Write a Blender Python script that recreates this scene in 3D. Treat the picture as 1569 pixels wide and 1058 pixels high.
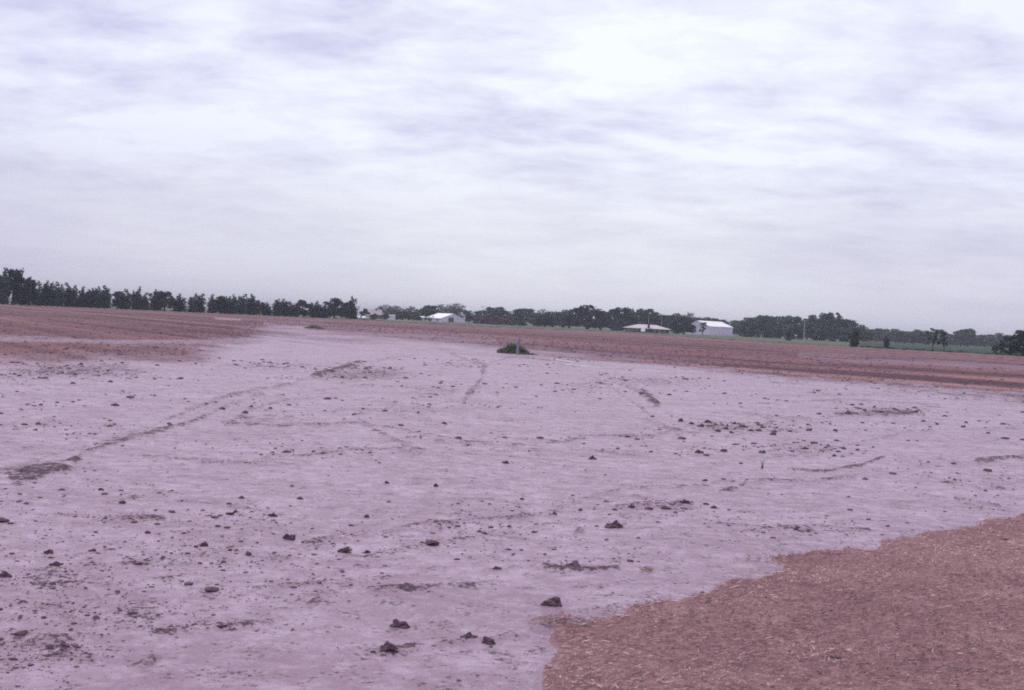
import bpy, math, random
import numpy as np

for o in list(bpy.data.objects):
    bpy.data.objects.remove(o, do_unlink=True)
scene = bpy.context.scene
COL = scene.collection

# ------------------------------------------------------------------ camera
W0, H0 = 1569.0, 1058.0          # photograph size, used only to turn photo points into ground points
LENS = 45.0
FPX = LENS / 36.0 * W0
CAM_H = 2.5
ROLL = math.radians(2.8)
PITCH = math.atan((529.0 - 492.5) / FPX)
cd = bpy.data.cameras.new('camera')
cam = bpy.data.objects.new('camera', cd)
COL.objects.link(cam)
cd.lens = LENS
cd.sensor_width = 36.0
cd.clip_start = 0.1
cd.clip_end = 30000.0
from mathutils import Matrix, Vector
RM = Matrix.Rotation(math.pi / 2 - PITCH, 4, 'X') @ Matrix.Rotation(ROLL, 4, 'Z')
cam.matrix_world = Matrix.Translation((0, 0, CAM_H)) @ RM
scene.camera = cam
R3 = np.array(RM.to_3x3())

# ------------------------------------------------------------------ sky and sun
SUN_EL, SUN_AZ = math.radians(58), math.radians(-55)      # azimuth from +Y towards +X
world = bpy.data.worlds.new('World')
scene.world = world
world.use_nodes = True
nt = world.node_tree
for n in list(nt.nodes):
    nt.nodes.remove(n)


class NT:
    """tiny helper to write node trees"""
    def __init__(self, tree):
        self.t = tree

    def n(self, kind, **kw):
        nd = self.t.nodes.new(kind)
        for k, v in kw.items():
            setattr(nd, k, v)
        return nd

    def put(self, sock, v):
        if hasattr(v, 'links') or isinstance(v, bpy.types.NodeSocket):
            self.t.links.new(v, sock)
        elif v is not None:
            if sock.type == 'RGBA' and hasattr(v, '__len__') and len(v) == 3:
                v = (*v, 1.0)
            sock.default_value = v

    def math(self, op, a, b=None, c=None, clamp=False):
        nd = self.n('ShaderNodeMath', operation=op, use_clamp=clamp)
        for i, v in enumerate((a, b, c)):
            self.put(nd.inputs[i], v)
        return nd.outputs[0]

    def vmath(self, op, a, b=None):
        nd = self.n('ShaderNodeVectorMath', operation=op)
        self.put(nd.inputs[0], a)
        self.put(nd.inputs[1], b)
        return nd

    def noise(self, vec, scale, detail=4, rough=0.55, dist=0.0):
        nd = self.n('ShaderNodeTexNoise')
        self.put(nd.inputs['Vector'], vec)
        self.put(nd.inputs['Scale'], scale)
        self.put(nd.inputs['Detail'], detail)
        self.put(nd.inputs['Roughness'], rough)
        self.put(nd.inputs['Distortion'], dist)
        return nd.outputs['Fac']

    def ramp(self, fac, stops, interp='LINEAR'):
        nd = self.n('ShaderNodeValToRGB')
        cr = nd.color_ramp
        cr.interpolation = interp
        while len(cr.elements) < len(stops):
            cr.elements.new(0.5)
        for e, (p, c) in zip(cr.elements, stops):
            e.position = p
            e.color = (c, c, c, 1) if isinstance(c, (int, float)) else (*c, 1)
        self.put(nd.inputs[0], fac)
        return nd.outputs[0]

    def mix(self, fac, a, b, blend='MIX'):
        nd = self.n('ShaderNodeMix', data_type='RGBA', blend_type=blend)
        self.put(nd.inputs[0], fac)
        self.put(nd.inputs[6], a)
        self.put(nd.inputs[7], b)
        return nd.outputs[2]


g = NT(nt)
tc = g.n('ShaderNodeTexCoord')
d = g.vmath('NORMALIZE', tc.outputs['Generated']).outputs[0]
sep = g.n('ShaderNodeSeparateXYZ')
g.put(sep.inputs[0], d)
dx, dy, dz = sep.outputs
up = g.math('ADD', g.math('MAXIMUM', dz, 0.0), 0.20)
comb = g.n('ShaderNodeCombineXYZ')
g.put(comb.inputs[0], g.math('DIVIDE', dx, up))
g.put(comb.inputs[1], g.math('DIVIDE', dy, up))
cp = comb.outputs[0]
mp = g.n('ShaderNodeMapping')
g.put(mp.inputs['Vector'], cp)
mp.inputs['Location'].default_value = (3.1, 7.4, 0)
mp.inputs['Rotation'].default_value = (0, 0, math.radians(12))
mp.inputs['Scale'].default_value = (0.75, 1.0, 1)
big = g.noise(mp.outputs[0], 2.2, 4, 0.5, 0.3)
fine = g.noise(mp.outputs[0], 7.5, 6, 0.60, 0.2)
cl = g.math('ADD', g.math('MULTIPLY', big, 0.60), g.math('MULTIPLY', fine, 0.40))
cl = g.ramp(cl, [(0.36, 0.0), (0.47, 0.55), (0.58, 1.0)], 'LINEAR')
cloud = g.mix(cl, (0.545, 0.550, 0.760), (0.830, 0.872, 0.980))
# haze towards the horizon, bright centre painted into the sky, mostly lens falloff, away from the sun
low = g.ramp(dz, [(0.0, 1.0), (0.05, 0.72), (0.16, 0.0)], 'EASE')
GLOW_AZ, GLOW_EL = math.radians(2), math.radians(8)       # centre of the painted glow
sd = Vector((math.sin(GLOW_AZ) * math.cos(GLOW_EL), math.cos(GLOW_AZ) * math.cos(GLOW_EL), math.sin(GLOW_EL)))
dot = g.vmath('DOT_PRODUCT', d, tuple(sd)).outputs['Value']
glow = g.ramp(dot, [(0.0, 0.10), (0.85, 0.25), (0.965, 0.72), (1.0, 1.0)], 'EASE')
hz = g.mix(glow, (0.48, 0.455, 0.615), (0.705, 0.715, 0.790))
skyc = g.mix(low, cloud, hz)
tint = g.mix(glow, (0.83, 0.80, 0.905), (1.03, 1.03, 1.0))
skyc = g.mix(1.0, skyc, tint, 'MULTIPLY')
nish = g.n('ShaderNodeTexSky', sky_type='NISHITA', sun_disc=False)
nish.sun_elevation = SUN_EL
nish.sun_rotation = SUN_AZ
bg1 = g.n('ShaderNodeBackground')
g.put(bg1.inputs[0], nish.outputs[0])
bg1.inputs[1].default_value = 0.05
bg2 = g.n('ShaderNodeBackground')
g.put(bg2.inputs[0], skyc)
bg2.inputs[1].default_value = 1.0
mx = g.n('ShaderNodeMixShader')
mx.inputs[0].default_value = 0.94
g.put(mx.inputs[1], bg1.outputs[0])
g.put(mx.inputs[2], bg2.outputs[0])
wo = g.n('ShaderNodeOutputWorld')
g.put(wo.inputs[0], mx.outputs[0])

sl = bpy.data.lights.new('sun', 'SUN')
sl.energy = 1.5
sl.angle = math.radians(14)
sl.color = (1.0, 0.95, 0.86)
sun = bpy.data.objects.new('sun', sl)
COL.objects.link(sun)
sv = Vector((math.sin(SUN_AZ) * math.cos(SUN_EL), math.cos(SUN_AZ) * math.cos(SUN_EL), math.sin(SUN_EL)))
sun.rotation_euler = sv.to_track_quat('Z', 'Y').to_euler()

scene.view_settings.view_transform = 'Standard'
scene.view_settings.look = 'None'
scene.view_settings.exposure = 0.24
scene.view_settings.gamma = 1.0
scene.render.engine = 'CYCLES'
scene.cycles.pixel_filter_type = 'BLACKMAN_HARRIS'
scene.cycles.filter_width = 1.9
scene.cycles.use_denoising = False          # leaves a little grain, as on the slide

# ------------------------------------------------------------------ photo point <-> ground
def ground_pt(px, py, z=0.0):
    v = R3 @ np.array([(px - W0 / 2) / FPX, -(py - H0 / 2) / FPX, -1.0])
    t = (z - CAM_H) / v[2]
    return np.array([v[0] * t, v[1] * t, z])


def ground_pts(px, py):
    v = np.stack([(px - W0 / 2) / FPX, -(py - H0 / 2) / FPX, -np.ones_like(px)], -1) @ R3.T
    t = -CAM_H / v[:, 2]
    return v[:, 0] * t, v[:, 1] * t


def project(x, y, z):
    p = np.stack([x, y, z - CAM_H], -1) @ R3       # R^T p
    w = -p[..., 2]
    w = np.where(np.abs(w) < 1e-4, 1e-4, w)
    px = W0 / 2 + FPX * p[..., 0] / w
    py = H0 / 2 - FPX * p[..., 1] / w
    return px, py, w


def horizon(px):
    return 492.5 + math.tan(ROLL) * (px - W0 / 2)


def at_dist(px, D):
    """ground point in the direction of photo column px at depth D"""
    return ground_pt(px, horizon(px) + FPX * CAM_H / D)


# ------------------------------------------------------------------ numpy noise
def _hash(i, j, seed):
    h = (i.astype(np.int64) * 374761393 + j.astype(np.int64) * 668265263 + seed * 974634777) & 0xFFFFFFFF
    h = ((h ^ (h >> 13)) * 1274126177) & 0xFFFFFFFF
    return ((h ^ (h >> 16)) & 0xFFFF) / 65535.0


def vnoise(x, y, seed):
    i = np.floor(x); j = np.floor(y)
    fx = x - i; fy = y - j
    fx = fx * fx * (3 - 2 * fx); fy = fy * fy * (3 - 2 * fy)
    a = _hash(i, j, seed); b = _hash(i + 1, j, seed)
    c = _hash(i, j + 1, seed); e = _hash(i + 1, j + 1, seed)
    return (a * (1 - fx) + b * fx) * (1 - fy) + (c * (1 - fx) + e * fx) * fy


def fbm(x, y, seed, octaves=4, gain=0.5):
    s = np.zeros_like(x); amp = 1.0; tot = 0.0
    for k in range(octaves):
        s += amp * vnoise(x * 2 ** k + 17.3 * k, y * 2 ** k - 9.1 * k, seed + k)
        tot += amp; amp *= gain
    return s / tot


def sstep(a, b, x):
    t = np.clip((x - a) / (b - a), 0, 1)
    return t * t * (3 - 2 * t)


def mesh_np(name, verts, quads=None, tris=None, smooth=False):
    me = bpy.data.meshes.new(name)
    verts = np.asarray(verts, np.float32)
    nq = 0 if quads is None else len(quads)
    ntr = 0 if tris is None else len(tris)
    me.vertices.add(len(verts))
    me.vertices.foreach_set('co', verts.ravel())
    idx = []
    if nq: idx.append(np.asarray(quads, np.int32).ravel())
    if ntr: idx.append(np.asarray(tris, np.int32).ravel())
    idx = np.concatenate(idx)
    me.loops.add(len(idx))
    me.loops.foreach_set('vertex_index', idx)
    me.polygons.add(nq + ntr)
    tot = np.concatenate([np.full(nq, 4, np.int32), np.full(ntr, 3, np.int32)])
    st = np.concatenate([[0], np.cumsum(tot)[:-1]]).astype(np.int32)
    me.polygons.foreach_set('loop_start', st)
    me.polygons.foreach_set('loop_total', tot)
    me.polygons.foreach_set('use_smooth', np.full(nq + ntr, smooth, bool))
    me.update(calc_edges=True)
    return me


def link(name, me, parent=None, mat=None):
    o = bpy.data.objects.new(name, me)
    COL.objects.link(o)
    if parent: o.parent = parent
    if mat and me is not None:
        me.materials.clear(); me.materials.append(mat)
    return o


def tag(o, label, cat, group=None):
    o['label'] = label; o['category'] = cat
    if group: o['group'] = group
    return o


def empty(name, loc, rz=0.0):
    o = bpy.data.objects.new(name, None)
    COL.objects.link(o)
    o.location = loc; o.rotation_euler = (0, 0, rz)
    o.empty_display_size = 0.3
    return o


class MB:
    def __init__(self):
        self.v = []; self.f = []

    def add(self, vs, fs):
        b = len(self.v)
        self.v += [tuple(p) for p in vs]
        self.f += [tuple(b + i for i in q) for q in fs]

    def box(self, x0, x1, y0, y1, z0, z1):
        self.add([(x0, y0, z0), (x1, y0, z0), (x1, y1, z0), (x0, y1, z0), (x0, y0, z1), (x1, y0, z1), (x1, y1, z1), (x0, y1, z1)],
                 [(0, 3, 2, 1), (4, 5, 6, 7), (0, 1, 5, 4), (1, 2, 6, 5), (2, 3, 7, 6), (3, 0, 4, 7)])

    def tube(self, pts, rads, n=7):
        b = len(self.v)
        for k, (p, r) in enumerate(zip(pts, rads)):
            p = Vector(p)
            a = Vector(pts[min(k + 1, len(pts) - 1)]) - Vector(pts[max(k - 1, 0)])
            q = a.to_track_quat('Z', 'Y')
            for i in range(n):
                t = 2 * math.pi * i / n
                self.v.append(tuple(p + q @ Vector((math.cos(t) * r, math.sin(t) * r, 0))))
        for k in range(len(pts) - 1):
            for i in range(n):
                j = (i + 1) % n
                self.f.append((b + k * n + i, b + k * n + j, b + (k + 1) * n + j, b + (k + 1) * n + i))
        self.f.append(tuple(b + i for i in reversed(range(n))))
        self.f.append(tuple(b + (len(pts) - 1) * n + i for i in range(n)))

    def build(self, name, mat, parent=None, smooth=False):
        me = bpy.data.meshes.new(name)
        me.from_pydata(self.v, [], self.f)
        if smooth:
            me.polygons.foreach_set('use_smooth', [True] * len(me.polygons))
        return link(name, me, parent, mat)


# ------------------------------------------------------------------ materials
def new_mat(name):
    m = bpy.data.materials.new(name)
    m.use_nodes = True
    t = m.node_tree
    for n in list(t.nodes): t.nodes.remove(n)
    q = NT(t)
    out = q.n('ShaderNodeOutputMaterial')
    b = q.n('ShaderNodeBsdfPrincipled')
    t.links.new(b.outputs[0], out.inputs[0])
    return m, q, b


def simple(name, col, rough=0.8, var=0.15, scale=1.0, spec=0.3, metal=0.0):
    m, q, b = new_mat(name)
    geo = q.n('ShaderNodeNewGeometry')
    f = q.noise(geo.outputs['Position'], scale, 4, 0.6)
    dk = tuple(c * (1 - var) for c in col); lt = tuple(min(1, c * (1 + var)) for c in col)
    q.put(b.inputs['Base Color'], q.ramp(f, [(0.3, dk), (0.7, lt)]))
    b.inputs['Roughness'].default_value = rough
    b.inputs['Specular IOR Level'].default_value = spec
    b.inputs['Metallic'].default_value = metal
    return m


def foliage(name, dark, light, rough=0.75):
    m, q, b = new_mat(name)
    oi = q.n('ShaderNodeObjectInfo')
    geo = q.n('ShaderNodeNewGeometry')
    f = q.noise(geo.outputs['Position'], 0.55, 3, 0.6)
    f = q.math('ADD', q.math('MULTIPLY', f, 0.75), q.math('MULTIPLY', oi.outputs['Random'], 0.42))
    c = q.ramp(f, [(0.28, dark), (0.78, light)])
    q.put(b.inputs['Base Color'], c)
    b.inputs['Roughness'].default_value = rough
    b.inputs['Specular IOR Level'].default_value = 0.1
    return m


M_TREE = foliage('tree_leaves', (0.025, 0.040, 0.044), (0.064, 0.096, 0.086))
M_TREE_R = foliage('wood_leaves', (0.036, 0.060, 0.050), (0.088, 0.138, 0.096))
M_GREY = foliage('grey_leaves', (0.105, 0.095, 0.12), (0.20, 0.19, 0.225))
M_RED = foliage('reddish_leaves', (0.10, 0.050, 0.075), (0.20, 0.10, 0.14))
M_BARK = simple('bark', (0.07, 0.055, 0.055), 0.9, 0.3, 3.0)
M_BARKG = simple('grey_bark', (0.20, 0.17, 0.18), 0.9, 0.3, 3.0)
M_WHITE = simple('white_metal_wall', (0.74, 0.69, 0.77), 0.55, 0.04, 0.4)
M_ROOFW = simple('white_metal_roof', (0.93, 0.91, 0.87), 0.42, 0.02, 0.5)
M_ROOFT = simple('tan_shingle_roof', (0.55, 0.48, 0.47), 0.85, 0.12, 1.2)
M_ROOFP = simple('faded_pink_roof', (0.40, 0.32, 0.34), 0.85, 0.12, 1.2)
M_BRICK = simple('dark_brick', (0.10, 0.065, 0.085), 0.85, 0.2, 1.5)
M_GLASS = simple('window_glass', (0.14, 0.14, 0.18), 0.15, 0.1, 1.0, 0.5)
M_TRIM = simple('white_trim', (0.72, 0.70, 0.74), 0.6, 0.06, 2.0)
M_DOOR = simple('maroon_door', (0.15, 0.062, 0.085), 0.7, 0.15, 1.0)
M_TYRE = simple('tyre_rubber', (0.03, 0.03, 0.033), 0.85, 0.1, 5.0)
M_CARW = simple('white_car_paint', (0.72, 0.71, 0.74), 0.35, 0.03, 2.0, 0.5)
M_POST = simple('weathered_post', (0.26, 0.26, 0.31), 0.85, 0.22, 9.0)
M_STEEL = simple('rusty_steel', (0.17, 0.14, 0.16), 0.7, 0.3, 20.0)
M_POLE = simple('pale_pole', (0.42, 0.40, 0.43), 0.8, 0.15, 1.0)
M_WEED = foliage('weed_leaves', (0.085, 0.108, 0.080), (0.190, 0.225, 0.140))
M_GRASS = simple('verge_grass', (0.118, 0.126, 0.092), 0.95, 0.3, 0.12, 0.1)
M_CROP = simple('crop_green', (0.044, 0.068, 0.046), 0.95, 0.22, 0.1, 0.1)
M_LANE = simple('pale_gravel', (0.45, 0.38, 0.40), 0.95, 0.12, 0.5, 0.1)
M_CLOD = simple('dark_wet_soil', (0.100, 0.058, 0.074), 0.8, 0.5, 22.0, 0.2)
M_CRUMB = simple('soil_crumbs', (0.105, 0.060, 0.078), 0.8, 0.5, 6.0, 0.2)


def straw_mat():
    m, q, b = new_mat('straw')
    at = q.n('ShaderNodeAttribute', attribute_name='shade')
    c = q.ramp(at.outputs['Fac'], [(0.0, (0.075, 0.040, 0.052)), (0.36, (0.245, 0.132, 0.138)), (0.8, (0.50, 0.315, 0.285)), (1.0, (0.76, 0.57, 0.50))])
    q.put(b.inputs['Base Color'], c)
    b.inputs['Roughness'].default_value = 0.7
    b.inputs['Specular IOR Level'].default_value = 0.25
    return m


M_STRAW = straw_mat()


def ground_mat():
    m, q, b = new_mat('flooded_field')
    at = q.n('ShaderNodeAttribute', attribute_name='soil')
    sp = q.n('ShaderNodeSeparateColor')
    q.put(sp.inputs[0], at.outputs['Color'])
    wet, dark, straw = sp.outputs
    tone = at.outputs['Alpha']
    geo = q.n('ShaderNodeNewGeometry')
    P = geo.outputs['Position']
    n1 = q.noise(P, 0.5, 5, 0.6)
    n2 = q.noise(P, 9.0, 5, 0.65)
    n3 = q.noise(P, 38.0, 3, 0.6)
    nf = q.noise(q.vmath('MULTIPLY', P, (0.6, 1.0, 1.0)).outputs[0], 1.0, 6, 0.62, 0.6)
    mud = q.ramp(q.math('ADD', q.math('MULTIPLY', n1, 0.65), q.math('MULTIPLY', nf, 0.35)), [(0.41, (0.292, 0.176, 0.242)), (0.50, (0.348, 0.226, 0.304)), (0.59, (0.405, 0.282, 0.364))])
    mud = q.mix(q.math('MULTIPLY', q.ramp(n2, [(0.50, 0.0), (0.72, 1.0)]), 0.20), mud, (0.19, 0.118, 0.155))
    # mottling of the silt at every scale
    mo = q.noise(P, 3.4, 12, 0.82, 0.2)
    mud = q.mix(q.ramp(mo, [(0.45, 0.50), (0.525, 0.0)]), mud, (0.235, 0.130, 0.168))
    mud = q.mix(q.ramp(mo, [(0.52, 0.0), (0.58, 0.5)]), mud, (0.47, 0.35, 0.43))
    # soil and debris breaking the silt surface as ragged flecks; 'dark' says how much of it shows
    Pf = P
    fa = q.noise(Pf, 2.6, 9, 0.74, 0.3)
    fb = q.noise(Pf, 17.0, 5, 0.70, 0.2)
    fn = q.math('ADD', q.math('MULTIPLY', fa, 0.5), q.math('MULTIPLY', fb, 0.5))
    thr = q.math('SUBTRACT', 0.578, q.math('MULTIPLY', dark, 0.135))
    dif = q.math('SUBTRACT', fn, thr)
    dkf = q.ramp(q.math('MULTIPLY', dif, 13.0, clamp=True), [(0.0, 0.0), (0.25, 0.45), (0.8, 1.0)])
    halo = q.ramp(q.math('MULTIPLY', q.math('ADD', dif, 0.07), 9.0, clamp=True), [(0.0, 0.0), (1.0, 0.5)])
    mud = q.mix(halo, mud, (0.175, 0.098, 0.122))
    t2 = q.math('ADD', tone, q.math('MULTIPLY', q.math('SUBTRACT', n2, 0.5), 0.45))
    soil = q.ramp(t2, [(0.12, (0.095, 0.049, 0.062)), (0.45, (0.178, 0.091, 0.106)), (0.70, (0.245, 0.127, 0.132)), (1.0, (0.35, 0.195, 0.178))])
    stw = q.ramp(q.math('ADD', q.math('MULTIPLY', n2, .45), q.math('ADD', q.math('MULTIPLY', n3, .3), q.math('MULTIPLY', n1, .25))), [(0.38, (0.15, 0.080, 0.090)), (0.52, (0.27, 0.150, 0.155)), (0.64, (0.40, 0.245, 0.235))])
    c = q.mix(wet, soil, mud)
    c = q.mix(q.math('MULTIPLY', dkf, q.math('ADD', 0.25, q.math('MULTIPLY', wet, 0.75))), c, q.ramp(n2, [(0.3, (0.060, 0.036, 0.050)), (0.7, (0.120, 0.074, 0.092))]))
    c = q.mix(straw, c, stw)
    q.put(b.inputs['Base Color'], c)
    dry = q.math('SUBTRACT', 1.0, q.math('MULTIPLY', wet, q.math('SUBTRACT', 1.0, q.math('MAXIMUM', dkf, straw))), clamp=True)
    q.put(b.inputs['Roughness'], q.math('ADD', q.math('MULTIPLY', q.math('SUBTRACT', 1.25, mo), 0.54), q.math('MULTIPLY', dry, 0.42)))
    q.put(b.inputs['Specular IOR Level'], q.math('SUBTRACT', 0.45, q.math('MULTIPLY', dry, 0.35)))
    bp = q.n('ShaderNodeBump')
    bp.inputs['Strength'].default_value = 0.55
    bp.inputs['Distance'].default_value = 0.02
    hgt = q.math('ADD', q.math('MULTIPLY', n2, q.math('ADD', 0.35, q.math('MULTIPLY', dry, 1.6))), q.math('ADD', q.math('MULTIPLY', mo, 1.6), q.math('MULTIPLY', dkf, 0.9)))
    q.put(bp.inputs['Height'], hgt)
    t = m.node_tree
    t.links.new(bp.outputs[0], b.inputs['Normal'])
    return m


M_GROUND = ground_mat()


def water_mat():
    m, q, b = new_mat('puddle_water')
    b.inputs['Base Color'].default_value = (0.38, 0.29, 0.36, 1)
    b.inputs['Roughness'].default_value = 0.30
    b.inputs['Specular IOR Level'].default_value = 0.6
    geo = q.n('ShaderNodeNewGeometry')
    bp = q.n('ShaderNodeBump')
    bp.inputs['Strength'].default_value = 0.05
    q.put(bp.inputs['Height'], q.noise(geo.outputs['Position'], 6.0, 3))
    m.node_tree.links.new(bp.outputs[0], b.inputs['Normal'])
    return m


M_WATER = water_mat()

# ------------------------------------------------------------------ ground: one sheet, fine near and in view
ROW_DIR = np.array([0.50, -0.866])            # direction of the old crop rows
ROW_NRM = np.array([0.866, 0.50])

EDGE = [(-700, 432), (0, 466.5), (150, 472), (300, 479), (450, 486), (550, 490.5), (640, 495.5), (720, 500), (800, 503.2), (900, 507), (960, 510.5),
        (1030, 515), (1086, 519), (1130, 521.5), (1200, 526), (1310, 532), (1400, 537), (1569, 546), (2300, 590)]
WET_TOP = [(-700, 590), (0, 556), (150, 549), (300, 541), (345, 527), (415, 503), (470, 503), (520, 511), (600, 518), (700, 524), (790, 533), (850, 543), (960, 552),
           (1100, 567), (1250, 580), (1400, 592), (1569, 607), (2300, 672)]
STRAW_POLY = [(815, 1300), (828, 1060), (836, 1035), (851, 1000), (846, 972), (840, 960), (860, 953), (886, 963), (920, 957), (967, 946), (962, 938), (985, 930), (1040, 925),
              (1080, 915), (1105, 900), (1150, 893), (1190, 878), (1201, 866), (1186, 858), (1196, 854), (1260, 852), (1340, 845), (1350, 833), (1400, 828), (1440, 815),
              (1500, 805), (1530, 798), (1569, 788), (1800, 735), (2600, 700), (2600, 1300)]
# strokes: wheel ruts, ridges and upturned soil: points, half width in photo px, dark amount, height (m)
STROKES = [
    ([(28, 733), (68, 718), (112, 706)], 11.0, 1.0, 0.03),
    ([(128, 694), (190, 675), (250, 658), (290, 648), (330, 631)], 3.8, 0.62, 0.04),
    ([(352, 607), (400, 597), (442, 589)], 3.2, 0.42, 0.04),
    ([(480, 577), (518, 567), (550, 557)], 4.2, 0.95, 0.09),
    ([(70, 700), (140, 683), (210, 662), (330, 612)], 3.0, 0.35, -0.03),
    ([(0, 722), (60, 706)], 3.0, 0.35, -0.03),
    ([(285, 628), (360, 604)], 2.5, 0.35, 0.03),
    ([(741, 560), (738, 580), (722, 600), (712, 612)], 4.5, 0.5, 0.05),
    ([(925, 573), (955, 590), (985, 604)], 3.0, 0.3, 0.04),
    ([(984, 604), (996, 611), (1006, 620)], 5.5, 0.95, 0.12),
    ([(985, 640), (1010, 652), (1030, 662)], 2.5, 0.25, 0.03),
    ([(640, 692), (590, 668), (556, 652), (546, 636), (568, 621)], 3.2, 0.35, 0.03),
    ([(556, 650), (640, 664), (720, 678), (800, 683)], 2.6, 0.40, 0.03),
    ([(800, 672), (860, 678), (905, 668), (1000, 668), (1050, 658)], 2.6, 0.40, 0.03),
    ([(340, 648), (430, 652), (560, 648)], 3.0, 0.42, 0.03),
    ([(1215, 720), (1270, 721), (1320, 713), (1352, 700)], 2.4, 0.75, 0.03),
    ([(1160, 735), (1240, 738), (1310, 730)], 2.4, 0.55, 0.03),
    ([(1102, 754), (1125, 748), (1142, 741)], 3.0, 0.55, 0.03),
    ([(1498, 708), (1540, 701), (1640, 699)], 4.5, 0.75, 0.05),
    ([(1278, 635), (1330, 635), (1405, 633)], 3.5, 0.85, 0.06),
    ([(565, 903), (640, 899), (725, 898)], 4.5, 0.55, 0.03),
    ([(835, 868), (890, 874), (945, 873)], 5.5, 0.80, 0.03),
    ([(240, 968), (320, 962), (415, 953)], 4.5, 0.55, 0.03),
    ([(588, 1002), (660, 990), (760, 978), (840, 962)], 6.0, 0.28, 0.035),
    ([(470, 832), (640, 806), (800, 791), (855, 784)], 4.0, 0.25, 0.025),
    ([(60, 880), (140, 870), (230, 862)], 5.0, 0.25, 0.025),
    ([(170, 797), (215, 793), (250, 797)], 4.5, 0.5, 0.025),
    ([(945, 776), (990, 773), (1060, 772)], 3.5, 0.6, 0.03),
    ([(1120, 905), (1000, 918), (900, 935), (860, 940)], 4.0, 0.15, 0.02),
    ([(1240, 640), (1180, 642), (1120, 630)], 2.5, 0.2, 0.03),
    ([(0, 545), (120, 545), (300, 533)], 5.0, 0.55, 0.06),
    ([(1180, 586), (1230, 590)], 2.0, 0.35, 0.04),
    ([(110, 707), (128, 694)], 3.0, 0.45, 0.03), ([(330, 631), (352, 620), (400, 604), (470, 580)], 2.8, 0.2, 0.02),
    ([(345, 652), (380, 630), (440, 612)], 2.5, 0.35, 0.03), ([(480, 600), (560, 590), (700, 600)], 2.5, 0.25, 0.03),
    ([(905, 575), (960, 610), (1000, 640), (1040, 668)], 2.4, 0.3, 0.03), ([(640, 668), (760, 690), (900, 690), (1000, 702)], 2.2, 0.3, 0.03),
    ([(200, 700), (330, 706), (450, 712)], 3.0, 0.2, 0.02), ([(980, 790), (840, 803), (640, 836), (520, 862)], 3.0, 0.22, 0.02),
    ([(350, 907), (480, 892), (640, 880)], 3.0, 0.28, 0.02), ([(60, 932), (250, 903), (420, 906)], 4.0, 0.25, 0.02), ([(1100, 802), (1250, 816), (1330, 812)], 3.0, 0.35, 0.02),
    ([(120, 900), (200, 892), (300, 880)], 3.0, 0.35, 0.02), ([(20, 980), (110, 972), (200, 976)], 4.0, 0.35, 0.02), ([(450, 700), (560, 688), (650, 690)], 2.4, 0.3, 0.02),
    ([(430, 594), (500, 570), (560, 556), (640, 543)], 2.6, 0.15, 0.02), ([(690, 542), (738, 562)], 2.5, 0.3, 0.04), ([(740, 560), (780, 548)], 2.5, 0.3, 0.04),
    ([(870, 770), (960, 748), (1090, 742)], 2.4, 0.2, 0.02), ([(1260, 690), (1400, 660), (1560, 655)], 2.4, 0.18, 0.02), ([(1150, 620), (1290, 612), (1440, 622)], 2.2, 0.25, 0.03),
]
# speckled patches where soil breaks the silt surface: centre, radii, amount
PATCHES = [(110, 568, 150, 13, .95), (30, 578, 60, 8, .5), (560, 574, 95, 13, .95), (420, 562, 120, 8, .55), (660, 600, 90, 14, .45), (1000, 585, 110, 11, .65), (900, 590, 60, 8, .5),
           (620, 628, 110, 12, .55), (1130, 656, 130, 13, .75), (1345, 632, 80, 9, .9), (1290, 605, 180, 9, .45), (1430, 600, 90, 8, .5), (645, 900, 95, 9, .75), (885, 871, 80, 10, .8),
           (320, 962, 120, 13, .75), (200, 796, 70, 9, .5), (80, 885, 100, 20, .6), (60, 995, 120, 25, .65), (1030, 775, 70, 8, .6), (300, 850, 140, 24, .42), (800, 690, 140, 16, .4),
           (560, 690, 160, 20, .35), (1220, 690, 110, 16, .5), (1150, 735, 90, 12, .45), (700, 560, 70, 10, .4), (480, 905, 160, 20, .35), (160, 940, 160, 25, .45), (1230, 810, 110, 12, .4), (860, 560, 80, 6, .35),
           (1080, 690, 60, 12, .45), (390, 640, 80, 10, .45), (60, 650, 80, 12, .25), (130, 1010, 160, 18, .4), (400, 790, 120, 16, .3), (760, 800, 120, 14, .3), (1330, 760, 120, 16, .2)]


def seg_dist(px, py, pts):
    best = np.full(px.shape, 1e9)
    for (x0, y0), (x1, y1) in zip(pts[:-1], pts[1:]):
        ax, ay = x1 - x0, y1 - y0
        L = ax * ax + ay * ay
        t = np.clip(((px - x0) * ax + (py - y0) * ay) / L, 0, 1)
        dd = np.hypot(px - x0 - t * ax, (py - y0 - t * ay))
        best = np.minimum(best, dd)
    return best


def poly_sd(px, py, poly):
    """signed distance to polygon in photo px, negative inside"""
    inside = np.zeros(px.shape, bool)
    n = len(poly)
    for i in range(n):
        x0, y0 = poly[i]; x1, y1 = poly[(i + 1) % n]
        cond = (y0 > py) != (y1 > py)
        with np.errstate(divide='ignore', invalid='ignore'):
            xi = (x1 - x0) * (py - y0) / ((y1 - y0) if y1 != y0 else 1e-9) + x0
        inside ^= cond & (px < xi)
    dist = seg_dist(px, py, list(poly) + [poly[0]])
    return np.where(inside, -dist, dist)


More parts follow.
